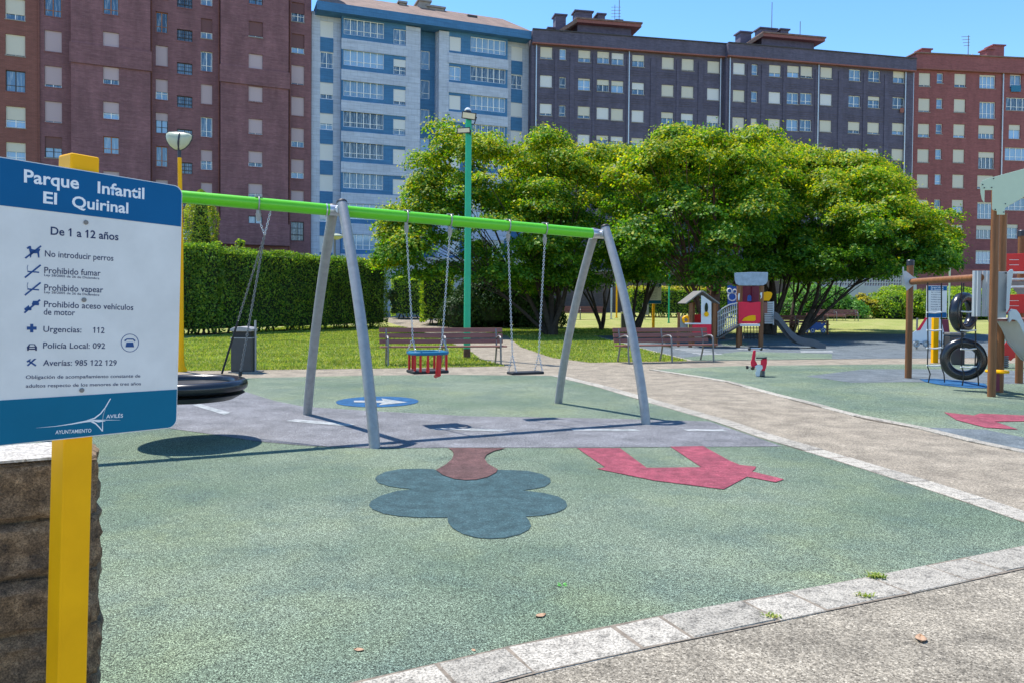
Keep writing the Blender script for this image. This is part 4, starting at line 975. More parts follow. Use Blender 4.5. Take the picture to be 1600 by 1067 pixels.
# rocker shaped like a scooter
p = G(1187, 588); Yk = p.y
rk = thing('spring_rocker', 'red and white scooter-shaped spring rocker on the green rubber', 'spring rocker', tuple(p), world=True)
VP(rk, 'front_shield', 'crimson', [(1177, 547.5), (1181, 547), (1180.5, 556), (1179.5, 562), (1182, 566), (1184, 571), (1181, 574), (1177, 574.5), (1173.5, 571.5), (1172.8, 566), (1174.5, 561), (1175.5, 554)], Yk-.03, .07, .01)
mb = MB(); mb.tube([A(1171, 544.5, Yk-.12), A(1179, 544.3, Yk), A(1189.5, 544.3, Yk+.16)], .013, 8); hb_ = mb.build('handlebar', 'steel_light', rk, smooth=True)
for q in (A(1171, 545, Yk-.12), A(1189.3, 545, Yk+.16)): mb = MB(); mb.lathe(q, [(.008, -.035), (.03, -.02), (.033, 0.01), (.02, .03), (.005, .035)], 10); mb.build('grip', 'black', hb_, smooth=True)
mb = MB(); mb.tube([A(1167, 573.5, Yk-.14), A(1177, 574, Yk)], .010, 6); ax_ = mb.build('foot_rest', 'steel_light', rk)
mb = MB(); mb.lathe(A(1167.5, 573.5, Yk-.14), [(.035, -.018), (.035, .018)], 12, 'x'); mb.build('foot_grip', 'black', ax_, smooth=True)
mb = MB(); mb.lathe(A(1176, 575, Yk-.04), [(.035, -.02), (.035, .02)], 14, 'y'); mb.build('front_wheel', 'bark_red', rk)
VP(rk, 'seat', 'black', [(1181, 560.2), (1181, 558.8), (1193, 558.8), (1198, 557.8), (1198.5, 559.4), (1194, 560.4)], Yk-.09, .2, .005)
VP(rk, 'rear_body', 'crimson', [(1188.5, 574), (1188.5, 563), (1192, 560.5), (1198.5, 560), (1198.5, 567), (1197, 574), (1195, 579), (1190.5, 579)], Yk-.06, .14, .012)
VP(rk, 'foot_board', 'white', [(1179, 572), (1184, 569.5), (1191, 570), (1192, 575), (1188, 580), (1187, 587.8), (1181.5, 587.8), (1180, 583), (1182, 577)], Yk-.07, .12, .01)
q = A(1190.5, 580, Yk+.02); mb = MB(); N_ = 60
mb.tube([(q.x+.055*math.cos(k*.63), Yk+.02+.055*math.sin(k*.63), .01+k*.0028) for k in range(N_)], .011, 6); mb.build('spring', 'steel_dark', rk, smooth=True)
mb = MB(); mb.box((q.x, Yk+.02, .20), (.12, .1, .04)); mb.build('spring_clamp', 'steel_dark', rk)

# climbing frame on the right
p1 = G(1419, 591); p2 = G(1549, 620); p3 = G(1561, 613); p4 = G(1592, 599)
cf = thing('climbing_frame', 'tall timber-post climbing frame with pale green gable, grey panels and two hanging tyres', 'climbing frame', (p2.x, p2.y, 0), world=True)
def cpost(p, vt, r, cap=False):
    zt = hz(vt, p.x, p.y); mb = MB(); mb.tube([(p.x, p.y, -.02), (p.x, p.y, zt)], r, 14); o = mb.build('post', 'wood_post', cf, smooth=True)
    if cap: mb = MB(); mb.tube([(p.x, p.y, zt-.03), (p.x, p.y, zt+.07), (p.x, p.y, zt+.085)], [r*1.1, r*1.1, r*.9], 14); mb.build('post_cap', 'ink_frame', o, smooth=True)
    return zt
cpost(p1, 413, .066, True); cpost(p2, 296, .062); cpost(p3, 334, .066); cpost(p4, 367, .068, True)
p5 = Vector((p4.x+.35, p3.y+.2, 0)); cpost(p5, 330, .066)
ba = Vector((p1.x, p1.y, hz(441, p1.x, p1.y))); bbk = A(1532, 434, p2.y+.35)
mb = MB(); mb.tube([ba+(bbk-ba)*.02, bbk], .062, 12); mb.build('cross_beam', 'wood_post', cf, smooth=True)
VP(cf, 'corner_plate', 'grey_slide', [(1411, 425), (1413, 424), (1416, 424), (1432, 437), (1434, 441), (1418, 454), (1416, 455)], p1.y-.09, .03)
VP(cf, 'corner_plate', 'grey_slide', [(1411, 445), (1410, 418), (1412.5, 417), (1413, 446)], p1.y+.05, .06)
VP(cf, 'gable_panel', 'pale_green', [(1531.5, 291), (1532.5, 285.5), (1536, 282), (1543, 279.5), (1556, 276), (1600, 264), (1700, 238), (1780, 260), (1790, 262), (1770, 288), (1700, 277), (1600, 308), (1570, 325.5), (1570, 336), (1557.5, 336), (1557.5, 330), (1552, 329), (1550, 327), (1550, 297.5), (1538.5, 297.5), (1538, 318), (1534, 312), (1532, 302)], p2.y-.10, .025, .004)
for u, v in ((1552.5, 279.5), (1535.5, 289), (1538, 294), (1549.5, 293.5), (1571, 319), (1555, 328), (1568.5, 332)):
    mb = MB(); mb.lathe(A(u, v, p2.y-.105), [(.011, -.004), (.008, .004)], 8, 'y'); mb.build('bolt', 'ink_frame', cf)
for cx_, cy_ in ((1552, 280), (1571, 320)):
    pass
# platform and panels
VP(cf, 'platform', 'bench_wood', [(1547, 502.5), (1547, 498.5), (1585, 498.5), (1700, 498.5), (1700, 502.5)], p2.y+.12, 1.2)
gp = VP(cf, 'grey_panel', 'grey_plastic', [(1549, 498), (1549, 424.5), (1574, 425), (1573, 470), (1572, 497)], p2.y+.1, .03, .005)
VP(cf, 'slide_side', 'grey_slide', [(1574, 426), (1578, 421.5), (1582, 421), (1583.5, 424), (1581, 440), (1578, 460), (1577, 482), (1573, 489), (1571.5, 487)], p2.y+.02, .05, .008)
for v in (427, 485):
    mb = MB(); mb.lathe(A(1571.5, v, p2.y+.09), [(.016, -.005), (.012, .004)], 8, 'y'); mb.build('bolt', 'ink_frame', cf)
mb = MB()
for k in range(7):
    a = R(200-k*33); q = A(1535, 460, p2.y+.30); x = q.x+.10*math.cos(a); y = q.y+.16*math.sin(a)
    mb.box2((x-.028, y-.01, hz(495, x, y)), (x+.028, y+.01, hz(423.5, x, y)))
mb.build('slatted_turret', 'grey_slide', cf)
sp_ = [(1572, 487), (1577, 482), (1583, 483), (1588, 489), (1594, 502), (1602, 520), (1625, 548), (1650, 560)]
mb = MB(); C = [A(u+5, v+8, p2.y+.06) for u, v in sp_]; n = len(C)
for off in (0, .52):
    vs = [p+Vector((0, off, -.10)) for p in C]+[p+Vector((0, off, .07)) for p in C]+[p+Vector((0, off+.04, -.10)) for p in C]+[p+Vector((0, off+.04, .07)) for p in C]
    mb.add(vs, [(i, i+1, n+i+1, n+i) for i in range(n-1)]+[(2*n+i, 3*n+i, 3*n+i+1, 2*n+i+1) for i in range(n-1)]+[(n+i, n+i+1, 3*n+i+1, 3*n+i) for i in range(n-1)]+[(i, 2*n+i, 2*n+i+1, i+1) for i in range(n-1)]+[(0, n, 3*n, 2*n), (n-1, 3*n-1, 4*n-1, 2*n-1)])
vs = [p+Vector((0, 0, -.08)) for p in C]+[p+Vector((0, .55, -.08)) for p in C]; mb.add(vs, [(i, i+1, n+i+1, n+i) for i in range(n-1)])
mb.build('slide', 'grey_slide', cf, smooth=True)
for (v0, v1) in ((397, 424), (461, 490)):
    rp_ = VP(cf, 'red_panel', 'red', [(1568, v1), (1568, v0), (1690, v0-2), (1690, v1)], p3.y+.9, .04, .006)
    for vv in (v0+9, v0+17): VP(rp_, 'slot', 'white', [(1577, vv+.7), (1577, vv), (1592, vv), (1592, vv+.7)], p3.y+.885, .012)
for v in (427, 437, 449):
    mb = MB(); mb.tube([A(1580, v, p3.y+.3), A(1680, v-1, p3.y+.3)], .02, 8); mb.build('rail', 'grey_slide', cf, smooth=True)
VP(cf, 'inner_panel', 'steel_dark', [(1580, 448), (1580, 440), (1610, 440), (1610, 460), (1590, 460)], p3.y+.8, .03)
mb = MB(); q = A(1558, 580, p2.y+.25); mb.lathe(q, [(.02, -.025), (.17, -.02), (.18, 0), (.17, .02), (.02, .03)], 16); mb.build('yellow_step', 'yellow', cf, smooth=True)
VP(cf, 'lower_panel', 'maroon', [(1552, 612), (1552, 583), (1562, 583), (1562, 610)], p2.y+.12, .03)
# tyres and rope ladders hang from the cross beam
def bpt(u):
    for k in range(0, 1001):
        p = ba.lerp(bbk, k/1000); q = p-CAM
        if CX+FPX*q.dot(_r)/q.dot(_f) >= u: return p
    return bbk
def tyre(u0, u1, v0, v1, nrm):
    p = bpt((u0+u1)/2); c = A((u0+u1)/2, (v0+v1)/2, p.y); Rv = (v1-v0)/2/FPX*c.y
    n = Vector(nrm).normalized(); up = Vector((0, 0, 1)); x = up.cross(n).normalized(); mb = MB(); vs = []; fs = []
    N1, N2 = 32, 12; rr = .085
    for i in range(N1):
        t = 6.2832*i/N1; d = x*math.cos(t)+up*math.sin(t); k = Rv-rr+(.0 if abs(math.sin(t)) < .7 else .0)
        for j in range(N2):
            s = 6.2832*j/N2; vs.append(c+d*(k+rr*math.cos(s)*1.0)+n*rr*1.05*math.copysign(abs(math.sin(s))**.7, math.sin(s)))
    for i in range(N1):
        for j in range(N2): fs.append((i*N2+j, ((i+1) % N1)*N2+j, ((i+1) % N1)*N2+(j+1) % N2, i*N2+(j+1) % N2))
    mb.add(vs, fs); return mb.build('tyre', 'tyre', cf, smooth=True)
tyre(1484, 1527, 457, 521, (.45, -.75, .0)); tyre(1480, 1531, 528, 594, (-.35, -.8, 0))
def rladder(u0, u1, rungs, vb):
    mb = MB(); Yr = bpt((u0+u1)/2).y-.02
    for u in (u0, u1): mb.tube([A(u, 442, Yr), A(u, 490, Yr), A(u+.5, 545, Yr), A(u-.5, 571, Yr), A(u+4, 584, Yr), A(u+(1 if u == u0 else 5), vb, Yr)], .011, 6)
    rp_ = mb.build('rope', 'black', cf, smooth=True)
    for v in rungs: mb = MB(); mb.tube([A(u0-1.5, v, Yr), A((u0+u1)/2, v+1, Yr), A(u1+1.5, v-.5, Yr)], .014, 8); mb.build('rung', 'white', cf, smooth=True)
rladder(1449.5, 1471, (488.5, 516, 543.5, 570.5), 597); rladder(1502.5, 1524, (487, 516.5, 545, 573), 602)
mb = MB(); mb.tube([A(1506, 443, p1.y-1), A(1505, 460, p1.y-1)], .012, 6); mb.tube([A(1505, 520, p1.y-1), A(1505, 530, p1.y-1)], .012, 6); mb.build('tyre_rope', 'black', cf)
# white car panel, red seesaw, far green panel
p = G(1440, 547); t = thing('car_panel', 'white cut-out car play panel with red roof line, left of the rope ladder', 'play panel', tuple(p), world=True)
for dy in (0, .9):
    b_ = VP(t, 'side_panel', 'white', [(1424, 530), (1425, 521), (1430, 517), (1438, 514), (1447, 497), (1468, 496), (1472, 505), (1475, 520), (1473, 538), (1462, 541), (1459, 537), (1453, 537), (1450, 541), (1444, 541), (1440, 535), (1434, 535), (1430, 540), (1426, 538)], p.y+dy, .05, .008)
    VP(b_, 'roof_trim', 'crimson', [(1432, 517), (1446, 496), (1450, 496), (1438, 516)], p.y+dy-.02, .03)
    for u in (1432, 1447, 1466): mb = MB(); mb.ring(A(u, 537, p.y+dy-.04), (0, 1, 0), .09, .03, 14, 6); mb.build('wheel', 'grey_plastic', b_)
VP(t, 'bonnet', 'maroon', [(1470, 500), (1482, 500), (1484, 520), (1472, 520)], p.y+.3, .4)
post(t, 1433, p.y+.4, 497, .03, 'steel_dark')
p = G(1572, 575); t = thing('seesaw', 'red seesaw seat on a coil spring behind the climbing frame posts', 'seesaw', tuple(p), world=True)
VP(t, 'beam', 'red', [(1543, 548), (1551, 539), (1553, 545), (1566, 545), (1571, 536), (1575, 530), (1590, 530), (1592, 545), (1640, 548), (1640, 558), (1584, 559), (1579, 564), (1574, 560), (1555, 556), (1545, 553)], p.y, .16, .02)
mb = MB(); q = A(1568, 560, p.y+.08); mb.tube([(q.x+.1*math.cos(k*.63), p.y+.08+.1*math.sin(k*.63), .01+k*.0047) for k in range(60)], .018, 6); mb.build('spring', 'steel_dark', t, smooth=True)
p = G(1570, 548); t = thing('rounded_panel', 'pale green rounded play panel far behind the climbing frame platform', 'play panel', tuple(p), world=True)
VP(t, 'panel', 'pale_green', [(1552, 545), (1554, 520), (1562, 508), (1574, 504), (1583, 512), (1588, 530), (1588, 545)], p.y, .05, .01); post(t, 1556, p.y+.1, 510, .03, 'steel_dark'); post(t, 1584, p.y+.1, 515, .03, 'steel_dark')

# ------------------------------------------------------------------ litter, leaves and tufts on the ground
def dry(u, v, s, rz, label, mat='dry_leaf'):
    c = G(u, v, .0045); vs = []; fs = []; mb = MB(); n = 6
    prof = [(-1, 0), (-.6, .45), (0, .62), (.55, .42), (1, 0)]
    rows = []
    for i, (x, wd2) in enumerate(prof):
        for j in (-1, 0, 1):
            rows.append(Matrix.Rotation(rz, 3, 'Z') @ Vector((x*s, j*wd2*s, abs(j)*s*.22+abs(x)**2*s*.12))+c)
    for i in range(4):
        for j in range(2): fs.append((i*3+j, i*3+j+1, (i+1)*3+j+1, (i+1)*3+j))
    mb.add(rows, fs); o = mb.build('fallen_leaf', mat, None, smooth=True); s_ = o.modifiers.new('t', 'SOLIDIFY'); s_.thickness = .0015
    return tag(o, label, 'leaf', 'fallen leaves' if mat == 'dry_leaf' else None)
dry(845, 962.5, .030, .6, 'curled dry brown leaf on green rubber below the tree picture')
dry(561, 1016, .024, -.2, 'small flat dry leaf on green rubber, lowest and farthest left of the leaves')
dry(1439, 999, .040, 1.2, 'dry orange-brown leaf lying on the grey pavement at lower right')
dry(740, 1016, .014, 2.0, 'tiny pale dry leaf at the inner edge of the front kerb')
c = G(877, 913, .01); mb = MB(); rnd = random.Random(2)
for k in range(7):
    a = rnd.uniform(0, 6.28); q = c+Vector((rnd.uniform(-.015, .015), rnd.uniform(-.02, .02), 0)); mb.bar(q, q+Vector((math.cos(a)*.016, math.sin(a)*.016, .005)), .006, .0015)
tag(mb.build('litter_scrap', 'litter', None), 'tiny bright green plastic scrap on the rubber surface', 'litter')
def tuft(u, v, n, s, label, seed):
    c = G(u, v, .01); rnd = random.Random(seed); mb = MB()
    for k in range(n):
        a = rnd.uniform(0, 6.28); L = s*rnd.uniform(.5, 1.2); o_ = c+Vector((rnd.gauss(0, s*.6), rnd.gauss(0, s*.25), 0)); d = Vector((math.cos(a), math.sin(a), 0)); n_ = Vector((-d.y, d.x, 0))*.0028
        P = [o_, o_+d*L*.3+Vector((0, 0, L*.5)), o_+d*L*.9+Vector((0, 0, L*.45))]
        mb.add([P[0]-n_, P[0]+n_, P[1]+n_*1.3, P[1]-n_*1.3, P[2]], [(0, 1, 2, 3), (3, 2, 4)])
    return tag(mb.build('grass_tuft', 'grass', None), label, 'weed', 'weeds in the kerb joints')
tuft(1368, 902, 60, .042, 'largest green weed tuft growing at the inner edge of the front kerb', 1)
tuft(1354, 932, 30, .034, 'small green weed in the outer kerb joint just below the largest tuft', 2)
tuft(1208, 963, 26, .03, 'thin weed in the outer kerb joint near the middle of the front kerb', 3)

# ------------------------------------------------------------------ hedges and bushes
def hedge(name, label, cat, a, b, hA, hB, th, mat='hedge', z0=.45, dens=230, size=.10, seed=1, topmat=None, cut=0):
    """clipped box hedge from a to b (front face), thickness th going back"""
    a = Vector((a.x, a.y, 0)); b = Vector((b.x, b.y, 0)); d = b-a; L = d.length; d.normalize(); n = Vector((-d.y, d.x, 0)); n = n if n.y > 0 else -n
    t = thing(name, label, cat, (a.x, a.y, 0), world=True); rs = np.random.RandomState(seed)
    C = []; N = []
    D = np.array(d); NN = np.array(n); A0 = np.array(a)
    def H(s): return hA+(hB-hA)*s/L
    def gz(p): return np.array([g(y) for y in p[:, 1]])
    LM = [(rs.uniform(.8, 5), rs.uniform(.6, 5), rs.uniform(0, 6.28)) for _ in range(12)]
    def lump(s, z): return sum(.035*np.sin(s*a_*(1 if i_ % 2 else -1)+z*b_+c_) for i_, (a_, b_, c_) in enumerate(LM))
    k = int(L*hA*dens); s = rs.uniform(0, L, k); zz = z0+(H(s)-z0)*rs.uniform(0, 1, k)**.9
    bottom = z0+.25*np.sin(s*1.7)+.15*np.sin(s*4.3); zz = np.maximum(zz, bottom)
    rr = np.maximum(0, zz-(H(s)-.15))
    off = rs.normal(0, .05, k)+lump(s, zz)*.6+rr*.5
    P = A0+s[:, None]*D+off[:, None]*NN; P[:, 2] = zz+gz(P); C.append(P); N.append(-NN+rs.normal(0, .6, (k, 3)))
    k2 = int(L*th*dens*1.2); s = rs.uniform(0, L, k2); w_ = rs.uniform(0, th, k2); P = A0+s[:, None]*D+w_[:, None]*NN
    P[:, 2] = H(s)+rs.normal(0, .05, k2)+lump(s, w_)*.8+gz(P); C.append(P); N.append(np.array([0, 0, 1])+rs.normal(0, .6, (k2, 3)))
    k3 = int(th*hA*dens)
    for e_, sg in ((0, -1), (L, 1)):
        w_ = rs.uniform(0, th, k3); zz = rs.uniform(z0, H(e_), k3); off = rs.normal(0, .05, k3); P = A0+(e_+off*1.0)[:, None]*D+w_[:, None]*NN; P[:, 2] = zz+gz(P)
        C.append(P); N.append(D*sg+rs.normal(0, .6, (k3, 3)))
    leaves('foliage', np.concatenate(C), np.concatenate(N), size, mat, t, .65, seed)
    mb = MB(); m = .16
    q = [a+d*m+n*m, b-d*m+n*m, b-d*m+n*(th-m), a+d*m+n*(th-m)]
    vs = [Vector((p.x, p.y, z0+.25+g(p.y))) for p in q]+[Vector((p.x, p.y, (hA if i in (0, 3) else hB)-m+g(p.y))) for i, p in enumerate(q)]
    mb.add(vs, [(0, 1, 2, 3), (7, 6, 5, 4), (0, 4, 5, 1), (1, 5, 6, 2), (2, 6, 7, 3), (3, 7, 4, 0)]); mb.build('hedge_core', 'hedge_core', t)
    mb = MB(); rnd = random.Random(seed); s = .3
    while s < L:
        p = a+d*s+n*rnd.uniform(.3*th, .7*th); e_ = p+d*rnd.uniform(-.5, .5)+n*rnd.uniform(-.2, .2)
        mb.tube([(p.x, p.y, g(p.y)-.02), ((p.x+e_.x)/2+rnd.uniform(-.1, .1), (p.y+e_.y)/2, .5+g(p.y)), (e_.x, e_.y, 1.3+g(p.y))], [.05, .035, .02], 6); s += rnd.uniform(.18, .4)
    mb.build('stems', 'bark', t, smooth=True)
    return t
Yn = 31; ha = A(285, 500, Yn); hb1 = A(350, 500, 32.0); hb2 = A(606, 500, 41.5)
hx = hb1.lerp(hb2, 0)
h1 = hz(391, hb1.x, hb1.y); h2 = hz(409, hb2.x, hb2.y)-g(hb2.y)
hedge('clipped_hedge', 'long tall dark green clipped hedge beyond the left lawn', 'hedge', hb1+(hb1-hb2).normalized()*1.5, hb2, h1+.02, h2, 2.0, z0=.0, dens=310, seed=2)
ha2 = A(180, 500, 28.4); hedge('clipped_hedge', 'nearer higher end block of clipped hedge beside the yellow lamp post', 'hedge', ha2, A(349, 500, 31.6), hz(382, ha2.x, ha2.y), hz(383.5, hb1.x, 31.6), 1.6, z0=.55, dens=300, seed=3)
def blockhedge(u0, u1, v, vt, th, label, seed, mat='hedge_light', name='clipped_hedge', dz=.15, dens=140, size=.13):
    a = G(u0, v); b = A(u1, v, a.y); h = hz(vt, a.x, a.y)-g(a.y); return hedge(name, label, 'hedge', a, b, h, h, th, mat, dz, dens, size, seed)
blockhedge(611, 657, 499, 434, 2.4, 'block of clipped light green hedge beside the curving path, left one', 5)
blockhedge(657, 700, 509, 424, 3.5, 'taller light green clipped hedge right of the curving path', 6)
blockhedge(985, 1152, 496, 453, 2.0, 'golden-topped long hedge behind the playhouse', 7, dens=130, size=.14)
# golden growth on top of that hedge
a = G(985, 496); b = A(1152, 496, a.y); h = hz(453, a.x, a.y); rs2 = np.random.RandomState(3); n = 1700
P = np.stack([rs2.uniform(a.x, b.x, n), a.y+rs2.uniform(-.1, 2, n), h+rs2.uniform(-.12, .22, n)+.1], 1)
t = thing('golden_shrub', 'yellow foliage crowning the long hedge behind the playhouse', 'shrub', (a.x, a.y, h), world=True)
leaves('foliage', P, np.array([0, -.3, 1])+rs2.normal(0, .6, (n, 3)), .15, 'golden', t, .65, 3)
mb = MB(); rnd = random.Random(1)
for k in range(30): x = a.x+(b.x-a.x)*(k+.5)/30; mb.tube([(x, a.y+1, h-.5), (x+rnd.uniform(-.1, .1), a.y+1+rnd.uniform(-.4, .4), h+.15)], .015, 5)
mb.build('stems', 'bark', t)

def bush(name, label, cat, u0, u1, v, vt, mat, seed, nl=16, D=None, dens=110, size=.16, depth=.8, core=True):
    c0 = G((u0+u1)/2, v)
    if c0.y > 60: c0 = A((u0+u1)/2, v, 60)
    D = c0.y; a = A(u0, v, D); b = A(u1, v, D); rx = (b.x-a.x)/2; H = (hz(vt, c0.x, D)-g(D))
    t = thing(name, label, cat, (c0.x, D+rx*depth*.3, g(D)), world=True); rs = np.random.RandomState(seed); C = []; N = []; mb = MB()
    for i in range(nl):
        f = rs.uniform(-1, 1); rr = min(H*.42, rx*.5)*rs.uniform(.7, 1.05)
        ht = H*math.sqrt(max(.12, 1-(f*.9)**2)); x = c0.x+f*(rx-rr*.7); y = D+rs.uniform(-.5, .9)*min(rx, H)*depth+rr*.4; z = g(D)+max(rr*.55, (ht-rr)*(rs.uniform(.35, 1) if i % 3 else 1))
        k = int(4*math.pi*rr*rr*dens); q = rs.normal(size=(k, 3)); q /= np.linalg.norm(q, axis=1, keepdims=True); q[:, 2] = np.where(q[:, 2] < -.5, -q[:, 2], q[:, 2])
        rad = rr*(1+rs.normal(0, .07, k)+.12*np.sin(q[:, 0]*7+i)*np.sin(q[:, 2]*6))
        P = np.array([x, y, z])+q*rad[:, None]*np.array([1.15, 1.1, .95]); C.append(P); N.append(q+rs.normal(0, .55, (k, 3)))
        if i: mb.tube([lastc, (x, y, z)], .05, 5)
        lastc = (x, y, z)
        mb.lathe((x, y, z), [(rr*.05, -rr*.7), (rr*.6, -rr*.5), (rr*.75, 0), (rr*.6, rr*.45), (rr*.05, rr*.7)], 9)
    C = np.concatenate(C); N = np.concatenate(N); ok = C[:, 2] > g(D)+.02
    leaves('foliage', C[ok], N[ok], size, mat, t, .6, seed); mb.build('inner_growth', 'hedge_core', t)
    return t
bush('laurel_bush', 'broad rounded bright green bush behind the maroon benches, before the white lattice wall', 'bush', 1212, 1348, 488, 443, 'laurel', 11, 26)
bush('golden_bush', 'small yellow-topped bush at the left foot of the right-hand shrubs', 'bush', 1338, 1372, 489, 457, 'golden', 12, 9)
bush('spreading_shrub', 'large dark-stemmed green shrub behind the leftmost post of the climbing frame', 'bush', 1362, 1470, 493, 446, 'hedge_light', 13, 22)
bush('spreading_shrub', 'green shrub behind the rules sign and hanging tyres', 'bush', 1462, 1560, 493, 448, 'hedge_light', 14, 18)
bush('spreading_shrub', 'green shrub at the right edge behind the red panels', 'bush', 1548, 1680, 492, 446, 'hedge_light', 15, 16)
bush('low_bush', 'wispy light green shoots rising behind the tall clipped hedge', 'bush', 350, 385, 505, 372, 'hedge_light', 16, 8)
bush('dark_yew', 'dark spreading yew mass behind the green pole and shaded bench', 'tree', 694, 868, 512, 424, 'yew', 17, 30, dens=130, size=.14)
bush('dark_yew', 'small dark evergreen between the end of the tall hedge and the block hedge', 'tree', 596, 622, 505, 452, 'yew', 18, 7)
# cypress
c = G(314, 497); Yc = 46; c = A(314, 480, Yc); t = thing('column_cypress', 'narrow golden green column cypress rising behind the hedge near the lamp post', 'tree', (c.x, Yc, g(Yc)), world=True)
rs3 = np.random.RandomState(9); n = 9000; zt = hz(297, c.x, Yc); z = rs3.uniform(.5, 1, n)**.8; z = 1.0+(zt-1.0)*rs3.uniform(0, 1, n)
f = (z-1)/(zt-1); rad = .88*np.minimum(1, (1-f)*5)**.6*(.72+.28*np.minimum(1, f*2)); a_ = rs3.uniform(0, 6.28, n); rad = rad*(1+.10*np.sin(a_*5+z*3)+rs3.normal(0, .06, n))
P = np.stack([c.x+rad*np.cos(a_), Yc+rad*np.sin(a_), z], 1); leaves('foliage', P, np.stack([np.cos(a_), np.sin(a_), np.full(n, .8)], 1)+rs3.normal(0, .5, (n, 3)), .13, 'cypress', t, .6, 4)
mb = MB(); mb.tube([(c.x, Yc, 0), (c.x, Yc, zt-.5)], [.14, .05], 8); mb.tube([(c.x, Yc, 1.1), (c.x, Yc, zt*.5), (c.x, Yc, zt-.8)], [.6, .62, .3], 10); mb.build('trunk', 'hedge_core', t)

# ------------------------------------------------------------------ maple trees
TOP = [(600, 400), (606, 345), (620, 322), (645, 300), (655, 255), (672, 240), (690, 185), (715, 195), (760, 190), (800, 222), (825, 222), (840, 196), (860, 200), (895, 222), (935, 215), (985, 222), (1015, 228), (1035, 195), (1075, 190), (1112, 200), (1135, 218), (1180, 192), (1200, 212), (1255, 212), (1290, 228), (1330, 228), (1370, 240), (1400, 272), (1418, 312), (1440, 318), (1452, 342), (1486, 348), (1495, 380), (1500, 400)]
BOT = [(600, 400), (612, 425), (640, 434), (700, 432), (760, 445), (840, 455), (900, 455), (960, 440), (1040, 440), (1100, 444), (1160, 430), (1220, 436), (1270, 440), (1300, 432), (1370, 428), (1440, 424), (1485, 402), (1500, 400)]
def interp(T, u):
    for (a, b), (c, d) in zip(T, T[1:]):
        if a <= u <= c: return b+(d-b)*(u-a)/(c-a)
    return T[0][1] if u < T[0][0] else T[-1][1]
def maple(label, bu, bv, uc, ru, stems, n, seed, dh=3.2, lean=0, bark='bark', mat='maple', tr=.10, extra=()):
    base = G(bu, bv); Y0 = base.y+.3; t = thing('maple_tree', label, 'tree', tuple(base), world=True, group='maple trees in the middle of the park')
    rs = np.random.RandomState(seed); rnd = random.Random(seed); C = []; N = []; cl = []; CY_ = []; NY_ = []
    bough = [(rs.uniform(-1, 1), rs.uniform(-1, 1), rs.uniform(0, 1)) for _ in range(max(8, n//7))]
    for i in range(n+len(extra)):
        bf, bq, bh = bough[i % len(bough)]
        if i % 5 == 0: bf, bq, bh = rs.uniform(-1, 1), rs.uniform(-.4, .4), 0
        if i % 5 == 2: bf, bq, bh = rs.uniform(-1, 1), rs.uniform(-1, 1), rs.uniform(0, 1)
        f = min(1, max(-1, bf+rs.normal(0, .09))); u = uc+ru*f; q = min(1, max(-1, bq+rs.normal(0, .18))); e_ = math.sqrt(max(0.02, 1-f*f)); Y = Y0+dh*q*(.35+.65*e_)
        vT = interp(TOP, u)+13; vB = interp(BOT, u)-4
        edge = (abs(f)-.72)/.28
        if edge > 0 and (600+30 < u < 1500-70): vT += edge*35*(rs.uniform(0, 1)); vB -= edge*20*rs.uniform(0, 1)
        vT += (vB-vT)*.42*q*q*(1 if q < 0 else .6)
        h = min(1, max(0, bh**1.15+abs(rs.normal(0, .03))+.12*((f-bf)/.09)**2*.25)); v = vT+(vB-vT)*h
        
        if i >= n: u, v, Y = extra[i-n][0]+rs.normal(0, 3), extra[i-n][1]+rs.normal(0, 2), Y0+rs.uniform(-1, .6); h = .3
        c = A(u, v, Y); cl.append(c); Rr = rs.uniform(.55, 1.05)*(.8 if abs(f) > .85 else 1); k = int(520*Rr*Rr)+80
        a = rs.uniform(0, 6.28, k); r = Rr*np.sqrt(rs.uniform(0, 1, k)); el = rs.uniform(.75, 1.3); th = rs.uniform(0, 3.14)
        dx = r*np.cos(a)*el; dy = r*np.sin(a)/el; x = dx*math.cos(th)-dy*math.sin(th); y = dx*math.sin(th)+dy*math.cos(th)
        z = .26*Rr*(1-(r/Rr)**2)-.10*Rr+rs.normal(0, .055, k)+.12*np.sin(a*5+i)*r/Rr+.07*np.sin(x*6+i)*np.sin(y*5-i) - .16*Rr*(r/Rr)**4
        sp_ = rs.uniform(0, 1, k) < .10; x = np.where(sp_, x*1.25, x); y = np.where(sp_, y*1.25, y); z = np.where(sp_, z+rs.uniform(0, .32, k), z)
        Pn = np.stack([c.x+x, c.y+y, c.z+z], 1); Nn = np.stack([x/Rr*.9, y/Rr*.9, np.full(k, .9)], 1)+rs.normal(0, .45, (k, 3))
        yg = rs.uniform(0, 1, k) < (.58 if h < .12 else .36 if h < .35 else .12 if h < .6 else .02)  # share of yellow leaves rises towards the top of the crown
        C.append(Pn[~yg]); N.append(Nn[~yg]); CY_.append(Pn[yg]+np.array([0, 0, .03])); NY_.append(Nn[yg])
    leaves('crown', np.concatenate(C), np.concatenate(N), .135, mat, t, .66, seed); leaves('yellow_leaves', np.concatenate(CY_), np.concatenate(NY_), .135, 'maple_yellow', t, .66, seed+50)
    mb = MB(); sb = []
    for (du, dv, vtop, r0, dy) in stems:
        b0 = base+Vector((rnd.uniform(-.12, .12), rnd.uniform(-.12, .12), -.05)); T_ = A(bu+du, vtop, Y0+dy)
        mid = b0.lerp(T_, .5)+Vector((rnd.uniform(-.15, .15), 0, rnd.uniform(-.1, .2))); P = [b0, b0.lerp(mid, .5)+Vector((rnd.uniform(-.06, .06), 0, 0)), mid, mid.lerp(T_, .5)+Vector((rnd.uniform(-.1, .1), 0, 0)), T_]
        mb.tube(P, [r0*1.35, r0, r0*.85, r0*.7, r0*.5], 9); sb.append((P[2], P[3], P[4], r0*.5))
    cl.sort(key=lambda c: c.z)
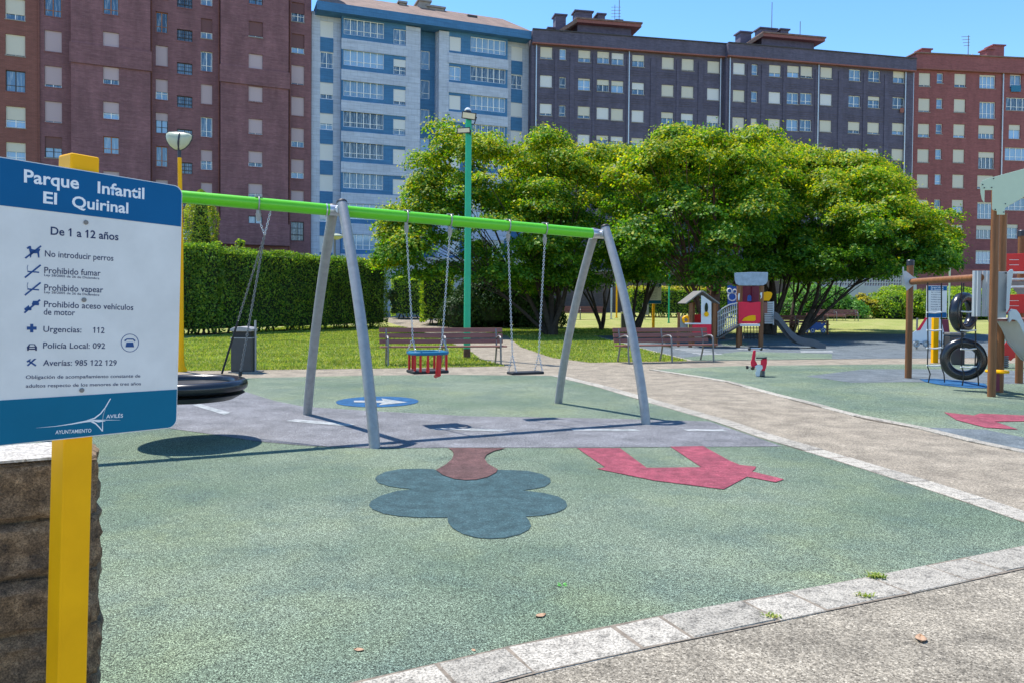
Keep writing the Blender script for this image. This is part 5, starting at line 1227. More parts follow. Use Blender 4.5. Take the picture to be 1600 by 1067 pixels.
    for c in cl[::5]:
        m_, m2, tp, r1 = min(sb, key=lambda s_: (s_[2]-c).length+rnd.uniform(0, 1)); st = m2 if c.z < m2.z+.4 else (m2 if c.z < tp.z+.6 else tp)
        if rnd.random() < .12: st = m_
        k1 = st.lerp(c, .4)+Vector((0, 0, .25)); mb.tube([st, k1, st.lerp(c, .75)+Vector((0, 0, .18)), c], [r1*.6, r1*.4, r1*.25, .012], 5)
    mb.build('trunk', bark, t, smooth=True); return t
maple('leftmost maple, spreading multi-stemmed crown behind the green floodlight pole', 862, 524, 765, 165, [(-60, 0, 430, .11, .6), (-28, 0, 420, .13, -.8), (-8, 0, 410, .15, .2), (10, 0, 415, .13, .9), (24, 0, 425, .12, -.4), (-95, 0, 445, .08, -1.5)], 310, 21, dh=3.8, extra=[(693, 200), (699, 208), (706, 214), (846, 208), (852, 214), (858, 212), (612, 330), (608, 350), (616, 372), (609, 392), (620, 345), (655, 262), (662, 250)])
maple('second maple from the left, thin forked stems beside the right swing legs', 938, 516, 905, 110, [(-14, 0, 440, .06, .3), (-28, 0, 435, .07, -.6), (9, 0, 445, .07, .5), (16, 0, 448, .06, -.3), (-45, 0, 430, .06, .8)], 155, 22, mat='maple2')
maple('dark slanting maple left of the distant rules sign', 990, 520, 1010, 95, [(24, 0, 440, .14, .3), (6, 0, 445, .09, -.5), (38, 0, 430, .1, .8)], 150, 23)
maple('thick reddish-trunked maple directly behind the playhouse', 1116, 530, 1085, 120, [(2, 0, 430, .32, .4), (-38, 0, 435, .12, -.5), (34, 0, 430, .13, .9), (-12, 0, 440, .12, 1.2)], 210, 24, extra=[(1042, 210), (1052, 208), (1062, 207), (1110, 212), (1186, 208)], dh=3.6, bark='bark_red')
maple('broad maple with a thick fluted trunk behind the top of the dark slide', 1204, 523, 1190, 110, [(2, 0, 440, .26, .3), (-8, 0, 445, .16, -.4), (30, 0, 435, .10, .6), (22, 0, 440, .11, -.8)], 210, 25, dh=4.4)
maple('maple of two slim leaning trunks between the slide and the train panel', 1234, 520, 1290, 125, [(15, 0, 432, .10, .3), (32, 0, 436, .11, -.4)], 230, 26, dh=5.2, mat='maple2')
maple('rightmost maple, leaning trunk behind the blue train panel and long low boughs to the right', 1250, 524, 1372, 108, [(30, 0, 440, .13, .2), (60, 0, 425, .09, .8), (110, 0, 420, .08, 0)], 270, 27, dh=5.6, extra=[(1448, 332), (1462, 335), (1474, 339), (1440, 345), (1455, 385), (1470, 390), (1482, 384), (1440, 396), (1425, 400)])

# ------------------------------------------------------------------ far walls
def farwall(name, label, cat, u0, u1, D, vt, mat, th=.3, vb=None):
    a = A(u0, 470, D); b = A(u1, 470, D); z1 = hz(vt, a.x, D); t = thing(name, label, cat, (a.x, D, g(D)), world=True)
    return t, a, b, z1
t, a, b, z1 = farwall('garage_wall', 'long plain brown garage wall seen under the tree crowns', 'wall', 838, 1242, 70, 424, 'wall_brown')
mb = MB(); mb.box2((a.x, 70, .3), (b.x, 70.4, z1)); mb.build('wall_body', 'wall_brown', t); mb = MB(); mb.box2((a.x-.05, 69.92, z1), (b.x+.05, 70.45, z1+.14)); mb.build('coping', 'concrete', t)
t, a, b, z1 = farwall('lattice_wall', 'low white garden wall with pierced lattice blocks between white piers', 'wall', 1237, 1432, 71, 424.5, 'wall_white')
zb = hz(446.5, a.x, 71); mb = MB(); mb.box2((a.x, 71, .3), (b.x, 71.25, zb)); mb.build('wall_body', 'wall_white', t)
ux = lambda u: A(u, 440, 71).x
for (u0, u1) in ((1237, 1270), (1341, 1351), (1409, 1432)): mb = MB(); mb.box2((ux(u0), 70.97, .3), (ux(u1), 71.28, z1)); mb.build('pier', 'wall_white', t)
for (u0, u1) in ((1270, 1341), (1351, 1409)):
    mb = MB(); x0 = ux(u0); x1 = ux(u1); n = int((x1-x0)/.24); st = (x1-x0)/n
    for k in range(n+1): mb.box2((x0+st*k-.045, 71.05, zb), (x0+st*k+.045, 71.2, z1))
    m_ = 4
    for k in range(m_+1): zz = zb+(z1-zb)*k/m_; mb.box2((x0, 71.045, zz-.04), (x1, 71.205, zz+.04))
    mb.build('lattice', 'wall_white', t)
t, a, b, z1 = farwall('white_annex', 'low white rendered annex with a small dark window beside the hedge', 'building', 600, 850, 69, 402, 'wall_white')
mb = MB(); mb.box2((a.x, 69, .3), (b.x, 73, z1)); mb.build('wall', 'wall_white', t)
mb = MB(); mb.box2((A(641, 420, 69).x, 68.96, hz(438, -8, 69)), (A(656, 420, 69).x, 69.0, hz(421, -8, 69))); wn_ = mb.build('window', 'frame_dark', t)
q0 = A(641, 420, 69).x; q1 = A(656, 420, 69).x; mb = MB(); mb.box2((q0+.06, 68.94, hz(437, -8, 69)), ((q0+q1)/2-.03, 68.955, hz(422, -8, 69))); mb.box2(((q0+q1)/2+.03, 68.94, hz(437, -8, 69)), (q1-.06, 68.955, hz(422, -8, 69))); mb.build('pane', 'glass', wn_)
t, a, b, z1 = farwall('white_annex', 'low pale building with a row of shutters at the foot of the red block', 'building', 1425, 1700, 80, 420, 'wall_white')
mb = MB(); mb.box2((a.x, 80, .3), (b.x, 82, z1)); mb.build('wall', 'brick_red', t)

# ------------------------------------------------------------------ apartment blocks
rnd = random.Random(12)
class Facade:
    def __init__(s, name, label, u0, D0, u1, D1):
        a = A(u0, 475, D0); b = A(u1, 475, D1); s.root = thing(name, label, 'building', (a.x, a.y, 0), math.atan2(b.y-a.y, b.x-a.x))
        s.o = Vector((a.x, a.y, 0)); s.d = Vector((b.x-a.x, b.y-a.y, 0)).normalized(); s.n = Vector((-s.d.y, s.d.x, 0)); s.L = (b-a).length
    def loc(s, u, v, off=0):
        d = ray(u, v); o = s.o-s.n*off; t = (o-CAM).dot(s.n)/d.dot(s.n); p = CAM+d*t-s.o
        return p.dot(s.d), p.z
    def s_(s, u, off=0, v=300): return s.loc(u, v, off)[0]
def shell(F, name, mat, s0, s1, z0, z1, off, rects, back=6.0):
    """front wall with real openings at offset off (towards the viewer), plus sides and top"""
    xs = sorted(set([s0, s1]+[x for r in rects for x in (r[0], r[1])])); zs = sorted(set([z0, z1]+[z for r in rects for z in (r[2], r[3])]))
    xs = [x for x in xs if s0-1e-6 <= x <= s1+1e-6]; zs = [z for z in zs if z0-1e-6 <= z <= z1+1e-6]
    mb = MB(); y = -off; idx = {}
    def V(i, j):
        if (i, j) not in idx: idx[(i, j)] = len(mb.v); mb.v.append((xs[i], y, zs[j]))
        return idx[(i, j)]
    for i in range(len(xs)-1):
        for j in range(len(zs)-1):
            cx = (xs[i]+xs[i+1])/2; cz = (zs[j]+zs[j+1])/2
            if any(r[0] < cx < r[1] and r[2] < cz < r[3] for r in rects): continue
            mb.f.append((V(i, j), V(i+1, j), V(i+1, j+1), V(i, j+1)))
    for (a, b, c, d) in rects:
        D = .30; n = len(mb.v); mb.v += [(a, y, c), (b, y, c), (b, y, d), (a, y, d), (a, y+D, c), (b, y+D, c), (b, y+D, d), (a, y+D, d)]
        mb.f += [(n, n+1, n+5, n+4), (n+1, n+2, n+6, n+5), (n+2, n+3, n+7, n+6), (n+3, n, n+4, n+7)]
    n = len(mb.v); yb = back
    mb.v += [(s0, y, z0), (s1, y, z0), (s1, y, z1), (s0, y, z1), (s0, yb, z0), (s1, yb, z0), (s1, yb, z1), (s0, yb, z1)]
    mb.f += [(n, n+3, n+7, n+4), (n+1, n+5, n+6, n+2), (n+3, n+2, n+6, n+7), (n, n+4, n+5, n+1), (n+4, n+7, n+6, n+5)]
    me = bpy.data.meshes.new(name); me.from_pydata(mb.v, [], mb.f); me.materials.append(MT[mat]); ob = bpy.data.objects.new(name, me); COL.objects.link(ob); ob.parent = F.root
    return ob
WC = {}
def part(name, mb, mat, parent, key, loc):
    if key not in WC:
        me = bpy.data.meshes.new(name); me.from_pydata(mb.v, [], mb.f)
        bm = bmesh.new(); bm.from_mesh(me); bmesh.ops.recalc_face_normals(bm, faces=bm.faces[:]); bm.to_mesh(me); bm.free()
        me.materials.append(MT[mat]); WC[key] = me
    ob = bpy.data.objects.new(name, WC[key]); COL.objects.link(ob); ob.parent = parent; ob.location = loc; return ob
def window(F, r, off, frac=0, fmat='frame_white', bmat='blind_beige', mull=1, sill=True, trans=True, grille=False, rec=.16, dark=False):
    if .1 < frac < .95: frac = round(min(.96, max(.12, frac+rnd.uniform(-.09, .09))), 2)
    a, b, c, d = r; w = round((b-a), 2); h = round(d-c, 2); y = -off+rec; fw = .055
    key = ('w', w, h, fmat, mull, sill, trans, grille); mb = MB()
    mb.box2((0, 0, 0), (fw, .06, h)); mb.box2((w-fw, 0, 0), (w, .06, h)); mb.box2((fw, 0, 0), (w-fw, .06, fw)); mb.box2((fw, 0, h-fw), (w-fw, .06, h))
    for k in range(1, mull+1): x = w*k/(mull+1); mb.box2((x-.035, -.003, fw), (x+.035, .05, h-fw))
    if trans: mb.box2((fw, -.006, h*.30-.02), (w-fw, .045, h*.30+.02))
    if grille:
        for k in range(1, 8): mb.box2((w*k/8-.012, -.12, 0), (w*k/8+.012, -.10, h))
        for k in range(1, 3): mb.box2((0, -.125, h*k/3-.012), (w, -.095, h*k/3+.012))
    wn = part('window', mb, fmat, F.root, key, (a, y, c))
    mb = MB(); mb.box2((fw*.8, .03, fw*.8), (w-fw*.8, .05, h-fw*.8)); part('pane', mb, 'glass', wn, ('p', w, h), (0, 0, 0))
    if frac > 0:
        f = round(frac, 2); mb = MB(); mb.box2((.005, -.05, h*(1-f)), (w-.005, -.012, h-.002)); part('blind', mb, bmat, wn, ('b', w, h, f, bmat), (0, 0, 0))
    if sill: mb = MB(); mb.box2((-.05, -rec-.05, -.07), (w+.05, .0, -.002)); part('sill', mb, 'concrete' if bmat != 'blind_mauve' else 'brick_brown', wn, ('s', w, rec, bmat), (0, 0, 0))
    return wn
FL = 2.85
def rect(F, u, v, wpx, hpx, off=0):
    s0, z = F.loc(u-wpx/2, v, off); s1, _ = F.loc(u+wpx/2, v, off); z1 = F.loc(u, v-hpx/2, off)[1]; z0 = F.loc(u, v+hpx/2, off)[1]
    return [s0, s1, z0, z1]
def column(F, u, v, wpx, hpx, codes, off=0, up=0, step=FL):
    """codes: one entry per storey, top storey first; the row seen at pixel v is codes[up]"""
    r = rect(F, u, v, wpx, hpx, off); out = []
    for i, c in enumerate(codes):
        if c is None: continue
        dz = (up-i)*step; out.append(([r[0], r[1], r[2]+dz, r[3]+dz], c))
    return out
rnd = random.Random(12)
# --- plum brick block on the left
k = .3937
FB = Facade('apartment_block', 'dark plum brick apartment block filling the upper left', 8*3, 61.6, 466, 70.7)
ztop = 44; zbot = -.05
def cc(x): return x*k
def bwin(lst, off, bm='blind_mauve'):
    for r, c in lst:
        f, fm, gr, b2_ = c if isinstance(c, tuple) else (c, 'frame_white', False, None)
        window(FB, r, off, f, fm, b2_ or bm, 1, True, True, gr)
O_ = (0, 'frame_orange', False, None); DK = (.5, 'frame_dark', False, 'blind_red'); GR = (0, 'frame_dark', True, None)
RD = (.62, 'frame_white', False, 'blind_red'); BL = lambda f: (f, 'frame_white', False, 'blind_beige')
colA = column(FB, cc(60), cc(38), 31, 33, [BL(.7), BL(.7), BL(.95), (0, 'frame_dark', False, None), BL(.6), BL(.5), BL(.8), BL(1), BL(.7), BL(.8), BL(.6)], 0, 1)
colB = column(FB, cc(210), cc(25), 27, 33, [.8, O_, .97, .85, .93, DK, .9, .8, .95, .7, .8], 0, 1)
colC = column(FB, cc(440), cc(25), 25, 27, [1, O_, .97, .75, .62, O_, .97, .8, .9, .9], .9, 1)
colD = column(FB, cc(642), cc(90), 19, 32, [.9, O_, .97, .55, (.45, 'frame_dark', False, None), O_, .97, .8, .9, .8], 0, 1)
colE = column(FB, cc(733), cc(10), 24, 18, [GR]*10, 0, 1)
colF = column(FB, cc(820), cc(115), 18, 31, [0, 0, RD, 0, .97, 0, .65, .97, .8, .7], 0, 2)
colG = column(FB, cc(1015), cc(118), 22, 24, [.8, (.5, 'frame_dark', False, None), (.93, 'frame_white', False, 'blind_red'), .97, .95, .93, .72, .65, (0, 'frame_dark', False, None)], .9, 2)
colH = column(FB, cc(1183), cc(50), 20, 30, [.8, RD, RD, .85, .97, .75, .7, .95, (0, 'frame_dark', True, None), .9], 0, 1)
def R_(l): return [x[0] for x in l]
sA0 = -22; s1 = FB.s_(61, 0, 150); s2 = FB.s_(112, 0, 150); sC0 = FB.s_(111, .9, 150); sC1 = FB.s_(235, .9, 150); sG0 = FB.s_(345, .9, 200); sG1 = FB.s_(450.5, .9, 200); sE = FB.s_(486, 0, 200)
shell(FB, 'wall', 'brick_brown_red', sA0, s1, zbot, ztop, 0, R_(colA)); bwin(colA, 0)
rest = colB+colD+colE+colF+colH
shell(FB, 'wall', 'brick_brown', s1, sE, zbot, ztop, 0, R_(rest)); bwin(rest, 0)
zC = FB.loc(170, 398, .9)[1]; zG = FB.loc(395, 383, .9)[1]
shell(FB, 'bay', 'brick_brown', sC0, sC1, zC, ztop, .9, R_(colC), -.01); bwin(colC, .9)
shell(FB, 'bay', 'brick_brown', sG0, sG1, zG, ztop, .9, R_(colG), -.01); bwin(colG, .9)
for (uu, va, vb, sa, sb) in ((170, 73, 104, sC0, sC1), (400, 108, 134, sG0, sG1)):
    mb = MB(); z1 = FB.loc(uu, va, 1)[1]; z0 = FB.loc(uu, vb, 1)[1]; mb.box2((sa-.1, -1.03, z0), (sb+.1, -.902, z1)); part('band', mb, 'brick_brown', FB.root, ('band', sa), (0, 0, 0))
for sa, sb, zz in ((sG0, sG1, zG), (sC0, sC1, zC)):
    mb = MB(); mb.box2((sa-.12, -1.12, zz), (sb+.12, -.902, zz+1.9)); part('bay_skirt', mb, 'brick_brown', FB.root, ('skirt', sa), (0, 0, 0))
for u in (61.5, 237, 342, 452.5):
    mb = MB(); s = FB.s_(u, .05, 200); mb.tube([(s, -.09, 0), (s, -.09, ztop)], .06, 6); part('downpipe', mb, 'brick_brown_red', FB.root, ('pipe', u), (0, 0, 0))
mb = MB(); mb.box2((sA0, -.25, 3.05), (sE, -.03, 3.3)); part('ledge', mb, 'concrete', FB.root, 'ledgeB', (0, 0, 0))

# --- blue and pale block
k = .4031
FU = Facade('apartment_block', 'pale grey and blue clad apartment block with brown tiled roof', 567, 73.2, 763, 77.7)
def bx_(x): return 480+x*k
def by_(y): return y*k
roofz = FU.loc(680, 44, 0)[1]
wl = {}
pL = column(FU, bx_(76), by_(115), 20.5, 25, [1, 0, .75, .7, 1, 1, .8, 1, 1, .9], 0, 0)
wide = ('frame_white')
bW = column(FU, bx_(220), by_(112), 63, 25, [0]*9, .7, 0); bS = column(FU, bx_(360), by_(145), 20, 24, [0, .5, .75, .6, 1, 1, 1, 1, .8], .7, 0)
rc_ = column(FU, bx_(458), by_(235), 14, 29, [None, 0, 0, 0, 0, 0, 0, 0], -.6, 1)
rW = column(FU, bx_(702), by_(180), 55, 23, [0]*8, .7, 0); rS = column(FU, bx_(574), by_(172), 18, 22, [1, 0, 1, .9, 1, .7, 1, .8], .7, 0)
rR = column(FU, bx_(813), by_(210), 17.5, 22, [1, 0, .95, .9, 1, .6, 1, .8], 0, 0)
sL0 = FU.s_(486.5, 0, 200); sA = FU.s_(534, .7, 100); sB1 = FU.s_(635, .7, 100); sR0 = FU.s_(701, .7, 100); sR1 = FU.s_(793, .7, 100); sEnd = FU.s_(830, 0, 100); sRe0 = FU.s_(654, 0, 100); sRe1 = FU.s_(682, 0, 100)
shell(FU, 'wall', 'tile_light', sL0, sRe0, -.05, roofz, 0, R_(pL)); shell(FU, 'wall', 'tile_light', sRe1, sEnd, -.05, roofz, 0, R_(rR))
shell(FU, 'recess_wall', 'tile_blue', sRe0, sRe1, -.05, roofz, -.6, R_(rc_))
zB0 = FU.loc(580, 407, .7)[1]
shell(FU, 'bay', 'tile_blue', sA, sB1, zB0, roofz, .7, R_(bW+bS), -.01); shell(FU, 'bay', 'tile_blue', sR0, sR1, zB0, roofz, .7, R_(rW+rS), -.01)
def fw(lst, off, mull, bm='blind_white', tr=True):
    for r, c in lst: window(FU, r, off, c, 'frame_white', bm, mull, False, tr, rec=.10)
fw(pL, 0, 1); fw(rR, 0, 1); fw(bW, .7, 5, tr=True); fw(bS, .7, 1); fw(rW, .7, 5); fw(rS, .7, 1); fw(rc_, -.6, 0)
# pale spandrel bands on the bays, blue infills between the plain windows
for lst, a, b in ((bW, sA, sB1), (rW, sR0, sR1)):
    for i, (r, c) in enumerate(lst):
        z1 = r[2]-.42; z0 = z1-1.0
        if i == len(lst)-1: z0 = zB0
        mb = MB(); mb.box2((a-.05, -.80, z0), (b+.05, -.702, z1)); part('spandrel', mb, 'tile_light', FU.root, ('sp', a, i), (0, 0, 0))
    mb = MB(); mb.box2((b-.02-.9, -.78, zB0), (b+.04, -.704, roofz-.5)) if a == sA else None
for lst in (pL, rR):
    for i in range(len(lst)-1):
        r = lst[i][0]; r2 = lst[i+1][0]; mb = MB(); mb.box2((r[0], -.03, r2[3]+.04), (r[1], -.002, r[2]-.04)); part('infill', mb, 'tile_blue', FU.root, ('inf', round(r[0], 2), i), (0, 0, 0))
for sa, sb in ((FU.s_(634, .7, 100), FU.s_(654, 0, 100)), (FU.s_(683, 0, 100), FU.s_(701.5, .7, 100))):
    mb = MB(); mb.box2((sa, -.72, zB0), (sb, .01, roofz-.45)); part('pier', mb, 'tile_light', FU.root, ('pier', sa), (0, 0, 0))
# eaves and tiled roof
mb = MB(); mb.box2((sL0+.3, -1.5, roofz-.35), (sEnd-.6, .2, roofz+.45)); part('eaves', mb, 'tile_blue', FU.root, 'eaveU', (0, 0, 0))
mb = MB(); zr_ = roofz+.45; vs = [(sL0+.3, -1.5, zr_), (sEnd-.6, -1.5, zr_), (sEnd-.6, 9, zr_), (sL0+.3, 9, zr_), (sL0+2.5, 2.4, zr_+2.3), (sEnd-2.3, 2.4, zr_+2.3)]
mb.add(vs, [(0, 1, 5, 4), (1, 2, 5), (2, 3, 4, 5), (3, 0, 4), (3, 2, 1, 0)]); rf = part('roof', mb, 'roof_tile', FU.root, 'roofU', (0, 0, 0))
for (u0, u1, v0, h) in ((597, 624, 14, 1.9), (624, 634, 8, 2.8), (655, 672, 5, 2.8), (668, 694, 14, 1.6)):
    s0 = FU.s_(u0, -2, 10); s1_ = FU.s_(u1, -2, 10); z1 = FU.loc(u0, v0, -2)[1]+.2; mb = MB(); mb.box2((s0, 2, zr_+1), (s1_, 3.6, z1)); mb.box2((s0-.15, 1.85, z1), (s1_+.15, 3.75, z1+.18)); part('chimney', mb, 'concrete', rf, ('ch', u0), (0, 0, 0))
mb = MB(); mb.box2((FU.s_(731, -1, 25), 1, zr_), (FU.s_(746, -1, 25), 2, FU.loc(738, 24, -1)[1])); part('skylight', mb, 'frame_dark', rf, 'skyl', (0, 0, 0))

# --- slate brick block, two wings
def slate(F, cols, z1, u0, u1, ubands, pipes, name):
    rects = [r for l, n in cols for r, c in l]; s0 = F.s_(u0, 0, 150); s1 = F.s_(u1, 0, 150)
    shell(F, 'wall', name, s0, s1, -.05, z1-1.25, 0, rects, 8)
    mb = MB(); mb.box2((s0, -.42, z1-1.25), (s1, 8, z1)); part('parapet', mb, name, F.root, ('par', u0), (0, 0, 0))
    mb = MB(); mb.box2((s0, -.52, z1), (s1, -.2, z1+.10)); part('coping', mb, 'frame_dark', F.root, ('cop', u0), (0, 0, 0))
    mb = MB(); mb.box2((s0, -.46, z1-1.38), (s1, .0, z1-1.252)); part('soffit', mb, 'fascia_red', F.root, ('sof', u0), (0, 0, 0))
    for l, n in cols:
        for r, c in l: window(F, r, 0, c, 'frame_white', rnd.choice(['blind_beige', 'blind_white', 'blind_beige']) if c else 'blind_beige', n, True, c < .3, rec=.14)
    for u in pipes:
        s = F.s_(u, .1, 150); mb = MB(); mb.tube([(s, -.11, 0), (s, -.11, z1-1.4)], .075, 8); part('downpipe', mb, 'steel_light', F.root, ('dp', u), (0, 0, 0))
def pilasters(F, cols, z1, mat, key):
    E = sorted((l[0][0][0], l[0][0][1]) for l, n in cols if l)
    for i, (a, b) in enumerate(zip(E, E[1:])):
        gap = b[0]-a[1]
        if gap < .6: continue
        m = (a[1]+b[0])/2; w_ = min(.55, gap*.35)
        mb = MB(); mb.box2((m-w_/2, -.075, 0), (m+w_/2, -.003, z1-1.9)); part('pilaster', mb, mat, F.root, (key, i), (0, 0, 0))
    rows = sorted(set(round(r[2], 1) for r, c in cols[0][0]))
    for i, z in enumerate(rows):
        for q in range(3): 
            mb = MB(); mb.box2((E[0][0]-.6, -.03, z-.62-q*.22), (E[-1][1]+.6, -.002, z-.52-q*.22)); part('brick_course', mb, mat, F.root, (key, 'c', i, q), (0, 0, 0))
FD = Facade('apartment_block', 'slate-dark brick apartment block, left wing beside the blue block', 854, 78.2, 1155, 82.2)
def d4(x): return 820+x*.25
def C4(F, x, y, codes, w=19, h=18.5, step=FL): return column(F, d4(x), y*.25, w, h, codes, 0, 0, step)
cols = [(C4(FD, 135, 333, [.93, .97, .9, .8, .9]), 1), (C4(FD, 238, 342, [0, 0, 0, .3, 0], 10, 17), 0), (C4(FD, 373, 354, [.6, .2, .8, .97, .9]), 1), (C4(FD, 491, 362, [.5, .45, .97, .4, .9]), 1), (C4(FD, 581, 371, [.55, .4, .97, .45, .8]), 1),
        (C4(FD, 710, 383, [.6, .5, .97, .5, .9]), 1), (C4(FD, 895, 398, [.97, .95, .4, .9]), 1), (C4(FD, 1019, 408, [.85, .95, .5, .9]), 1), (C4(FD, 1180, 422, [.97, .97, .6, .9]), 1)]
zD = FD.loc(980, 60, 0)[1]; colsD = cols
slate(FD, cols, zD, 830, 1134, None, (837.5, 982.5, 1125.5), 'brick_dark')
ka = .3937
FD2 = Facade('apartment_block', 'slate-dark brick apartment block, right wing next to the red block', 1155, 81.6, 1405, 85.7)
def C5(F, x, y, codes, w=18.5, h=18): return column(F, 1200+x*ka, y*ka, w, h, codes, 0, 0)
cols = [(column(FD2, d4(1340), 432*.25, 18.5, 18, [.97, .97, .97, .9]), 1), (column(FD2, d4(1437), 438*.25, 9.5, 17, [0, 0, .97, .5]), 0),
        (C5(FD2, 28, 283, [.65, .97, .97, .9]), 1), (C5(FD2, 100, 286, [.6, 0, 0, .6]), 1), (C5(FD2, 153, 288, [.9, 0, 0, .6]), 1), (C5(FD2, 232, 292, [.93, .97, .97, .9]), 1),
        (C5(FD2, 345, 300, [0, 0, .65, .9, .8]), 1), (C5(FD2, 422, 304, [0, .25, .85, .93, .9]), 1), (C5(FD2, 520, 308, [.6, 0, .65, .97, .6, .8]), 1)]
zD2 = FD2.loc(1280, 82, 0)[1]; pilasters(FD, colsD, zD, 'brick_dark', 'plA'); pilasters(FD2, cols, zD2, 'brick_dark', 'plB')
slate(FD2, cols, zD2, 1134, 1427, None, (1140, 1278.5, 1414.5), 'brick_dark')
def penthouse(F, u0, u1, vt, zb, chs, ants, key):
    s0 = F.s_(u0, -3, 70); s1 = F.s_(u1, -3, 70); z1 = F.loc((u0+u1)/2, vt, -3)[1]
    mb = MB(); mb.box2((s0, 3, zb-.5), (s1, 9, z1-.35)); ph_ = part('penthouse', mb, 'brick_dark', F.root, (key, 'p'), (0, 0, 0))
    mb = MB(); mb.box2((s0-.2, 2.3, z1-.35), (s1+.9, 9, z1-.02)); part('penthouse_fascia', mb, 'fascia_red', ph_, (key, 'f'), (0, 0, 0))
    mb = MB(); mb.box2((s0-.3, 2.2, z1-.02), (s1+1, 9, z1+.14)); mb.add([(s0-3.2, 2.6, zb+.1), (s0-.2, 2.3, z1-.35), (s0-.2, 2.3, z1+.12), (s0-3.4, 2.6, zb+.3), (s0-3.2, 8, zb+.1), (s0-.2, 8, z1-.35), (s0-.2, 8, z1+.12), (s0-3.4, 8, zb+.3)], [(0, 1, 2, 3), (7, 6, 5, 4), (3, 2, 6, 7), (0, 4, 5, 1)]); part('penthouse_roof', mb, 'roof_tile', ph_, (key, 'r'), (0, 0, 0))
    for i, (a, b, v0, v1) in enumerate(chs):
        a_ = F.s_(a, -4, 60); b_ = F.s_(b, -4, 60); zt = F.loc(a, v0, -4)[1]; z0 = F.loc(a, v1, -4)[1]-1.2; mb = MB(); mb.box2((a_, 4, z0), (b_, 5.2, zt-.15)); mb.box2((a_-.15, 3.85, zt-.15), (b_+.15, 5.35, zt)); part('chimney', mb, 'brick_dark', F.root, (key, 'c', i), (0, 0, 0))
    for i, (u, v0, v1, yagi) in enumerate(ants):
        s = F.s_(u, -5, 60); zt = F.loc(u, v0, -5)[1]; z0 = F.loc(u, v1, -5)[1]-1; mb = MB(); mb.tube([(s, 5, z0), (s, 5, zt)], .045, 5)
        if yagi:
            for q in range(5): mb.tube([(s-.9, 5, zt-1.1-q*.35), (s+.2, 5, zt-1.0-q*.35)], .025, 4)
            mb.tube([(s-.5, 5, zt-3), (s-.5, 5, zt-.8)], .03, 4)
        part('antenna', mb, 'steel_dark', F.root, (key, 'a', i), (0, 0, 0))
penthouse(FD, 902, 986, 37, zD, [(868, 884, 22, 52), (857, 866, 43, 52), (899, 925, 16, 33), (934, 945, 21, 36), (963, 971, 31, 38)], [(967, -3, 38, True)], 'pa')
penthouse(FD2, 1190, 1272, 59, zD2, [(1157, 1174, 49, 78), (1143, 1154, 68, 78), (1188, 1213, 43, 58), (1220, 1232, 45, 60)], [(1205.5, 4, 70, False), (1250, 34, 60, False)], 'pb')

# --- red brick block
FR = Facade('apartment_block', 'warm red brick apartment block at the right edge', 1445, 87.3, 1586, 88.6)
def C6(x, y, codes, w=18, h=21, step=FL): return column(FR, 1200+x*ka, y*ka, w, h, codes, 0, 0, step)
cols = [(C6(622, 318, [.85, .93, .85, .95, .97, .5, .9, .9, .8]), 1), (C6(683, 312, [0, .1, 0, 0, 0, 0, 0, 0], 10, 16), 0), (C6(763, 321, [.8, .93, .9, .95, .97, .5, .95, .93, .9]), 1),
        (C6(871, 326, [.15, None, .65, None, .9, None, .3, .1, .3], 25, 21), 3), (C6(871, 439, [.05, None, .45, None, .1], 25, 27, FL*2/2), 3),
        (C6(983, 326, [.0, None, .4, None, .8, None, .2], 18, 22), 1)]
cols[4] = ([(r, c) for r, c in column(FR, 1200+871*ka, 439*ka, 25, 26, [.05, None, .4, None, .1], 0, 0)], 3)
cols.append((column(FR, 1200+990*ka, 415*ka, 36, 20, [.0, None, .05, None, .0], 0, 0), 3))
zR = FR.loc(1500, 89, 0)[1]
s0 = FR.s_(1427.5, 0, 150); s1 = FR.s_(1760, 0, 150); rects = [r for l, n in cols for r, c in l]
shell(FR, 'wall', 'brick_red', s0, s1, -.05, zR-1.6, 0, rects, 9)
mb = MB(); mb.box2((s0, -.35, zR-1.6), (s1, 8, zR)); part('parapet', mb, 'brick_red', FR.root, 'parR', (0, 0, 0))
mb = MB(); mb.box2((s0, -.38, zR-1.72), (s1, 0, zR-1.602)); part('soffit', mb, 'fascia_red', FR.root, 'sofR', (0, 0, 0))
mb = MB(); mb.add([(s0-3.2, 3, zR+.05), (s1, 3, zR+.05), (s1, 9, zR+1.6), (s0-3.2, 9, zR+1.6), (s0-3.2, 15, zR), (s1, 15, zR)], [(0, 1, 2, 3), (3, 2, 5, 4), (0, 3, 4)]); rr_ = part('roof', mb, 'fascia_red', FR.root, 'roofR', (0, 0, 0))
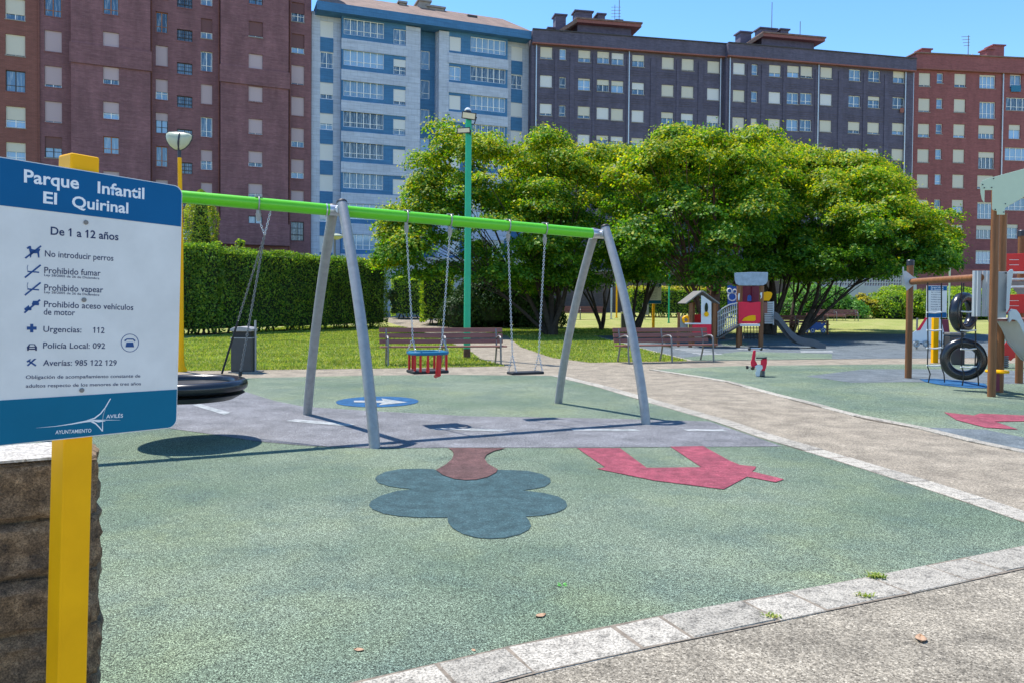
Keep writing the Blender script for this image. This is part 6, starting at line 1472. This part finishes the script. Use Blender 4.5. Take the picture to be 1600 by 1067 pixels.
mb = MB(); mb.box2((s0-.2, -.5, zR+.0), (s1, 3.2, zR+.12)); part('roof_edge', mb, 'roof_tile', FR.root, 'roofRe', (0, 0, 0))
for i, (a, b, v0) in enumerate(((1441, 1455, 76), (1542, 1552, 76), (1552, 1569, 70))):
    a_ = FR.s_(a, -4, 80); b_ = FR.s_(b, -4, 80); zt = FR.loc(a, v0, -4)[1]; mb = MB(); mb.box2((a_, 4, zR-.5), (b_, 5.2, zt-.15)); mb.box2((a_-.15, 3.85, zt-.15), (b_+.15, 5.35, zt)); part('chimney', mb, 'brick_red', FR.root, ('cR', i), (0, 0, 0))
s = FR.s_(1513, -4, 70); zt = FR.loc(1513, 56, -4)[1]; mb = MB(); mb.tube([(s, 4, zR), (s, 4, zt)], .05, 5)
for q in range(4): mb.tube([(s-.9+.1*q, 4, zt-.2-q*.35), (s+.2, 4, zt-.1-q*.35)], .03, 4)
part('antenna', mb, 'steel_dark', FR.root, 'antR', (0, 0, 0))
mb = MB(); s = FR.s_(1526, -3, 75); mb.bar((s-.6, 4, zR+.2), (s+.5, 4, zR+1.5), .12, .8); part('satellite_dish', mb, 'white', FR.root, 'dish', (0, 0, 0))
for l, n in cols:
    for r, c in l: window(FR, r, 0, c, 'frame_white', 'blind_beige', n, True, c < .3, rec=.14)
for u in (1425.5, 1566):
    s = FR.s_(u, .1, 200); mb = MB(); mb.tube([(s, -.11, 0), (s, -.11, zR-1.7)], .08, 8); part('downpipe', mb, 'steel_light', FR.root, ('dpR', u), (0, 0, 0))
# laundry: an orange cloth on the slate block and a blue one on the red block
c = FD2.loc(1409, 173, .15); mb = MB(); o_ = FD2.o+FD2.d*c[0]-FD2.n*.18
mb.box((o_.x, o_.y, c[1]), (.45, .05, .5)); tag(mb.build('hanging_cloth', 'fascia_red', None), 'orange cloth hanging below a window of the dark brick block', 'cloth')
c = FR.loc(1587, 139, .15); o_ = FR.o+FR.d*c[0]-FR.n*.2; mb = MB(); mb.box((o_.x, o_.y, c[1]), (1.1, .05, .75)); tag(mb.build('hanging_cloth', 'blue_rail', None), 'teal blue cloth hanging from a top-floor window of the red block', 'cloth')
